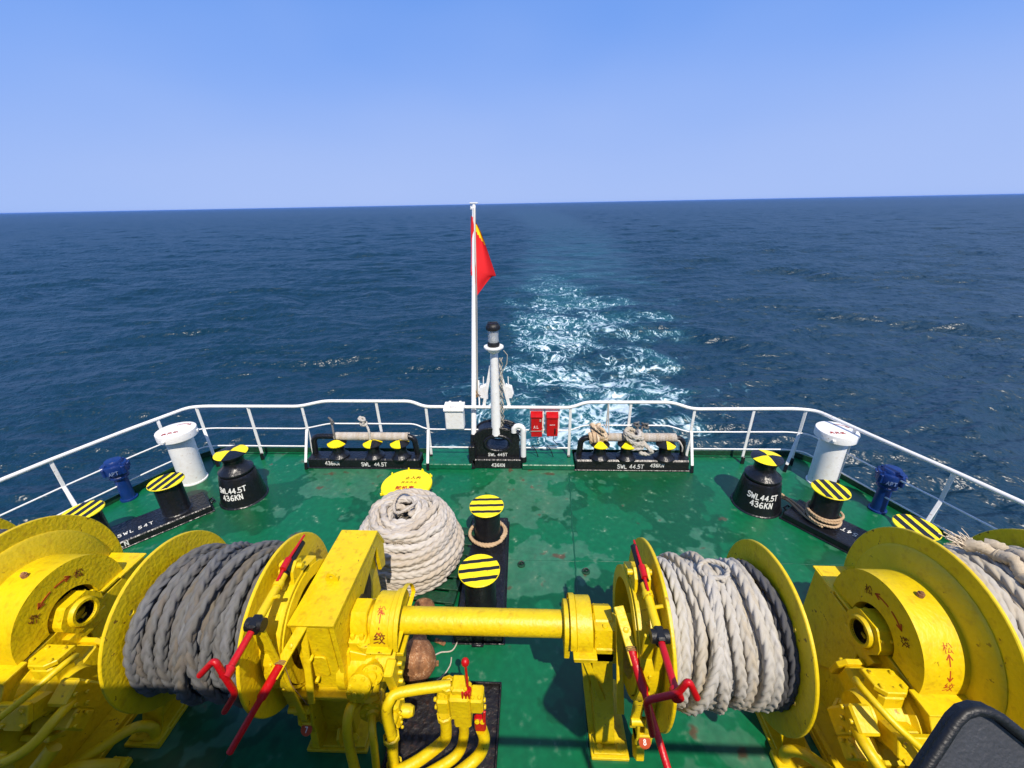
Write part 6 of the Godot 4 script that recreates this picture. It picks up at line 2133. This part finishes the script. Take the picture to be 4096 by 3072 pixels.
func make_valve_stand() -> void:
	var t := thing("drip_tray", "black rusty rectangular tray with a raised rim under the control valve", "tray", Vector3(-0.72, 0, -2.08))
	var b := mb()
	b.box(Vector3(0, 0.008, 0), Vector3(0.90, 0.016, 0.86), 0.003)
	obj("pan", b, M.tray, t)
	for s in [[Vector3(0.443, 0.03, 0), Vector3(0.014, 0.06, 0.87)], [Vector3(-0.443, 0.03, 0), Vector3(0.014, 0.06, 0.87)], [Vector3(0, 0.03, -0.427), Vector3(0.872, 0.06, 0.014)], [Vector3(0, 0.03, 0.427), Vector3(0.872, 0.06, 0.014)]]:
		b = mb()
		b.box(s[0], s[1], 0.003)
		obj("rim", b, M.tray, t)
	t = thing("control_valve", "yellow control valve on pipes with a red ball topped lever", "valve", Vector3(-0.53, 0, -1.97), 0, "", true)
	var vc := Vector3(-0.53, 0.66, -2.0)
	b = mb()
	b.box(vc, Vector3(0.16, 0.24, 0.15), 0.016)
	b.box(vc + Vector3(-0.125, 0.0, 0.0), Vector3(0.10, 0.15, 0.13), 0.014)
	b.box(vc + Vector3(0.125, 0.02, 0.0), Vector3(0.10, 0.15, 0.13), 0.014)
	b.box(vc + Vector3(0.0, 0.14, -0.02), Vector3(0.12, 0.07, 0.12), 0.012)
	b.box(vc + Vector3(0.01, -0.17, 0.0), Vector3(0.13, 0.14, 0.12), 0.012)
	var body := obj("valve_body", b, M.yellow, t)
	for q in [Vector3(-0.18, 0.05, 0.03), Vector3(-0.18, -0.04, 0.03), Vector3(0.18, 0.06, 0.03), Vector3(0.18, -0.02, 0.03)]:
		b = mb()
		b.bolt(vc + q, Vector3(signf(q.x), 0, 0), 0.018, 0.014)
		obj("bolt", b, M.yellow, body)
	for q in [Vector3(-0.05, 0.176, 0.03), Vector3(0.05, 0.176, 0.03), Vector3(-0.15, 0.077, 0.03), Vector3(-0.10, 0.077, 0.03), Vector3(0.10, 0.097, 0.04), Vector3(0.15, 0.097, 0.04)]:
		b = mb()
		b.bolt(vc + q, Vector3.UP, 0.014, 0.014)
		obj("bolt", b, M.yellow, body)
	b = mb()
	b.tube([vc + Vector3(0.065, 0.14, 0.02), vc + Vector3(0.06, 0.40, 0.0)], [0.011, 0.009], 10)
	b.box(vc + Vector3(0.06, 0.135, 0.02), Vector3(0.06, 0.06, 0.05), 0.01)
	for k in 3: b.box(vc + Vector3(0.03 + 0.025 * k, 0.15, 0.055), Vector3(0.012, 0.06, 0.02), 0.003)
	var lv := obj("lever", b, M.red, t)
	b = mb()
	var prof := []
	for i in 13: prof.append(Vector2(sin(PI * i / 12.0) * 0.029, -cos(PI * i / 12.0) * 0.036))
	b.lathe(prof, Transform3D(Basis(), vc + Vector3(0.06, 0.43, 0.0)), 20)
	obj("ball", b, M.red, lv)
	b = mb()
	b.box(vc + Vector3(0.145, -0.18, 0.05), Vector3(0.085, 0.15, 0.05), 0.012)
	b.bar(vc + Vector3(0.185, -0.02, 0.06), vc + Vector3(0.175, -0.14, 0.08), 0.02, 0.015)
	var cp := obj("cock", b, M.red, t)
	b = mb()
	for s in [-0.018, 0.022]: b.lathe([Vector2(0.018, 0), Vector2(0.018, 0.008), Vector2(0.007, 0.009), Vector2(0.007, 0.014), Vector2(0, 0.014)], Transform3D(Basis(Vector3.RIGHT, Vector3(0, 0.3, 1).normalized(), Vector3(0, -1, 0.3).normalized()), vc + Vector3(0.145 + s, -0.12, 0.075)), 16)
	obj("gauge_stub", b, M.yellow, cp)
	var runs := [
		[[Vector3(-1.04, 0.40, -1.86), Vector3(-1.06, 0.66, -1.88), Vector3(-1.03, 0.78, -1.90), Vector3(-0.96, 0.81, -1.95), Vector3(-0.60, 0.80, -2.02)], 0.038],
		[[Vector3(-1.06, 0.02, -1.84), Vector3(-1.06, 0.20, -1.84), Vector3(-1.04, 0.42, -1.86)], 0.041],
		[[Vector3(-0.66, 0.52, -1.98), Vector3(-0.66, 0.32, -1.96), Vector3(-0.70, 0.22, -1.94), Vector3(-0.90, 0.14, -1.84), Vector3(-1.10, 0.12, -1.76), Vector3(-1.3, 0.12, -1.7)], 0.044],
		[[Vector3(-0.53, 0.44, -2.0), Vector3(-0.53, 0.25, -1.99), Vector3(-0.58, 0.10, -1.93), Vector3(-0.75, 0.09, -1.82), Vector3(-1.0, 0.09, -1.7)], 0.040],
		[[Vector3(-0.38, 0.40, -1.95), Vector3(-0.36, 0.30, -1.93), Vector3(-0.40, 0.18, -1.89), Vector3(-0.54, 0.13, -1.80), Vector3(-0.7, 0.13, -1.70)], 0.044],
		[[Vector3(-1.33, 0.62, -1.98), Vector3(-1.33, 0.70, -1.90), Vector3(-1.35, 0.60, -1.84), Vector3(-1.36, 0.40, -1.82), Vector3(-1.34, 0.20, -1.78), Vector3(-1.30, 0.05, -1.72)], 0.036]]
	for r in runs:
		b = mb()
		b.tube(smooth_pts(r[0]), r[1], 16)
		obj("pipe", b, M.yellow, t)
	for p in [Vector3(-1.05, 0.42, -1.862), Vector3(-1.06, 0.10, -1.84), Vector3(-0.62, 0.80, -2.02), Vector3(-0.66, 0.50, -1.98)]:
		b = mb()
		b.lathe([Vector2(0.05, -0.025), Vector2(0.062, -0.018), Vector2(0.062, 0.018), Vector2(0.05, 0.025)], Transform3D(X90() if p.x == -0.62 else Basis(), p), 8)
		obj("pipe_union", b, M.yellow, t)

func make_foreground() -> void:
	# back of a floodlight hung on the upper deck's rail, near the lens
	var t := thing("floodlight_back", "black rimmed grey panel of a floodlight at the lower right corner", "floodlight", Vector3(0.9807, 2.8876, -0.4822))
	t.basis = Basis(Vector3(0.7699, -0.5455, 0.3311), Vector3(0.6381, 0.6524, -0.4089), Vector3(0.0071, 0.526, 0.8504)).orthonormalized()
	var b := mb()
	var o := PackedVector2Array()
	var q := PackedVector2Array()
	var a1 := circle_rect(0.40, 0.38, 0.075)
	var a2 := circle_rect(0.362, 0.342, 0.06)
	for i in a1.size():
		o.append(a1[i])
		q.append(a2[i])
	b.holed(o, q, -0.018, 0.0, Transform3D.IDENTITY)
	var ring := []
	for i in a1.size() + 1: ring.append(Vector3((a1[i % a1.size()].x + a2[i % a1.size()].x) * 0.5, (a1[i % a1.size()].y + a2[i % a1.size()].y) * 0.5, 0.0))
	b.tube(ring, 0.011, 12, false)
	obj("rim", b, M.rubber, t)
	b = mb()
	b.prism(a2, -0.022, -0.012, Transform3D.IDENTITY, 0.002)
	var p := obj("panel", b, M.grey, t)
	b = mb()
	b.bolt(Vector3(0.02, -0.06, -0.012), Vector3.BACK, 0.009, 0.006)
	b.bolt(Vector3(-0.06, 0.03, -0.012), Vector3.BACK, 0.009, 0.006)
	obj("screw", b, M.rubber, p)
	b = mb()
	b.bar(Vector3(-0.145, 0.02, 0.015), Vector3(-0.145, -0.08, 0.02), 0.016, 0.012)
	obj("red_latch", b, M.red, t)
	# upper deck where the photographer stands, and its rail, which cast shadows below; unseen block added to shade the left winches
	ORG = Vector3.ZERO
	b = mb()
	b.box(Vector3(0, 2.40, 3.41), Vector3(15.0, 0.16, 6.4), 0.01)
	var ud := obj("upper_deck", b, M.gpaint)
	ud.set_meta("kind", "structure")
	b = mb()
	b.box(Vector3(SX, 1.16, 3.9), Vector3(12.0, 2.3, 5.0), 0.01)
	var hw := obj("deckhouse_front", b, M.white)
	tag(hw, "white deckhouse wall under the upper deck", "wall")
	b = mb()
	b.box(Vector3(-5.0, 3.59, 2.4), Vector3(9.5, 2.22, 3.6), 0.02)
	var fu := obj("shade_block", b, M.white)
	tag(fu, "added unseen white block on the upper deck that shades the left winches", "light_blocker")
	t = thing("upper_rail", "white railing of the upper deck behind the photographer", "railing", Vector3(3.0, 2.48, 0.27), 0, "", true)
	for y in [3.56, 3.22, 2.85]:
		b = mb()
		b.tube([Vector3(-0.45, y, 0.27), Vector3(7.0, y, 0.27)], 0.030 if y > 3.5 else 0.015, 10)
		obj("rail", b, M.white, t)
	for x in [-0.4, 1.2, 2.8, 4.4, 6.0]:
		b = mb()
		b.bar(Vector3(x, 2.48, 0.27), Vector3(x, 3.56, 0.27), 0.045, 0.016)
		obj("post", b, M.white, t)

func _ready() -> void:
	rng.seed = 5
	# camera
	var cam := Camera3D.new()
	cam.position = Vector3(0, 4.1, 0)
	cam.basis = Basis(Vector3.UP, deg_to_rad(2.8)) * Basis(Vector3.RIGHT, deg_to_rad(-23.0)) * Basis(Vector3.BACK, deg_to_rad(-1.09))
	cam.fov = 84.2
	cam.near = 0.05
	cam.far = 60000.0
	add_child(cam)
	cam.current = true
	make_sky()
	var sun := DirectionalLight3D.new()
	sun.light_energy = 1.6
	sun.light_color = Color(1.0, 0.96, 0.90)
	sun.light_angular_distance = 0.5
	sun.shadow_enabled = true
	add_child(sun)
	sun.look_at_from_position(Vector3(0.22, 1.0, 0.66) * 20.0, Vector3.ZERO)
	# materials
	make_materials()
	M.string = plain(Color(0.62, 0.60, 0.55), 0.85)
	M.tanline = plain(Color(0.55, 0.42, 0.25), 0.85)
	M.hull = surf(paint_tex(Color(0.10, 0.12, 0.16), Color(0.3, 0.2, 0.15), 131, 0.1, 0.05), 0.45, M.lump, 0.5, 0.8)
	M.seam = surf(paint_tex(Color(0.02, 0.31, 0.21), Color(0.3, 0.25, 0.2), 132, 0.12, 0.06), 0.45, M.lump, 0.5, 2.0)
	M.gpaint = surf(paint_tex(Color(0.03, 0.37, 0.25), Color(0.30, 0.35, 0.28), 133, 0.12, 0.05), 0.40, M.lump, 0.5, 1.2)
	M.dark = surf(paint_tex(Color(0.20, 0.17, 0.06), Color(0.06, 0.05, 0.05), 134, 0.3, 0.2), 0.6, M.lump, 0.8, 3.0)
	M.canvas = surf(paint_tex(Color(0.74, 0.68, 0.58), Color(0.50, 0.42, 0.32), 135, 0.08, 0.05, Color(0.6, 0.5, 0.4), 0.4), 0.85, M.lump, 1.2, 4.0)
	# the setting
	make_sea()
	make_deck()
	# things
	make_rail()
	make_staff()
	make_lamp_mast()
	make_rail_boxes()
	make_pedestal("left black pedestal roller with a yellow quartered top, lettered SWL44.5T 436KN", Vector3(-4.43, 0, -5.2), 0.0, 0.222, 0.35, -0.06)
	make_pedestal("right black pedestal roller with a yellow quartered top, lettered SWL44.5T 436KN", Vector3(3.28, 0, -5.18), 0.12, 0.205, -0.38, 0.02)
	make_fairlead("left black roller fairlead with three rollers and rope wrapped bar", -3.80, -1.87, [-3.27, -2.66, -2.20], [["436KN", -3.37, 0.068, 0.10], ["SWL  44.5T", -2.65, 0.068, 0.085]], [[[0.2, 2.9]], [[1.6, 3.1], [-1.2, 0.0]], [[1.4, 3.2], [-1.3, -0.1]]], 0.185)
	make_fairlead("right black roller fairlead with three rollers and knotted ropes on its bar", 0.73, 2.585, [1.13, 1.57, 2.19], [["SWL 44.5T", 1.63, 0.072, 0.085], ["436KN", 2.06, 0.062, 0.11]], [[[0.85, 2.4]], [[0.9, 2.5]], [[0.7, 1.9]]], 0.20)
	make_stern_ropes()
	make_chock()
	make_bollards()
	make_vents()
	make_hatch()
	make_coil()
	make_center_winch()
	make_outer_winch("big yellow winch with arched gear cover on the left edge of the deck", true)
	make_outer_winch("big yellow winch with arched gear cover on the right edge of the deck", false)
	make_ropes()
	make_valve_stand()
	make_foreground()
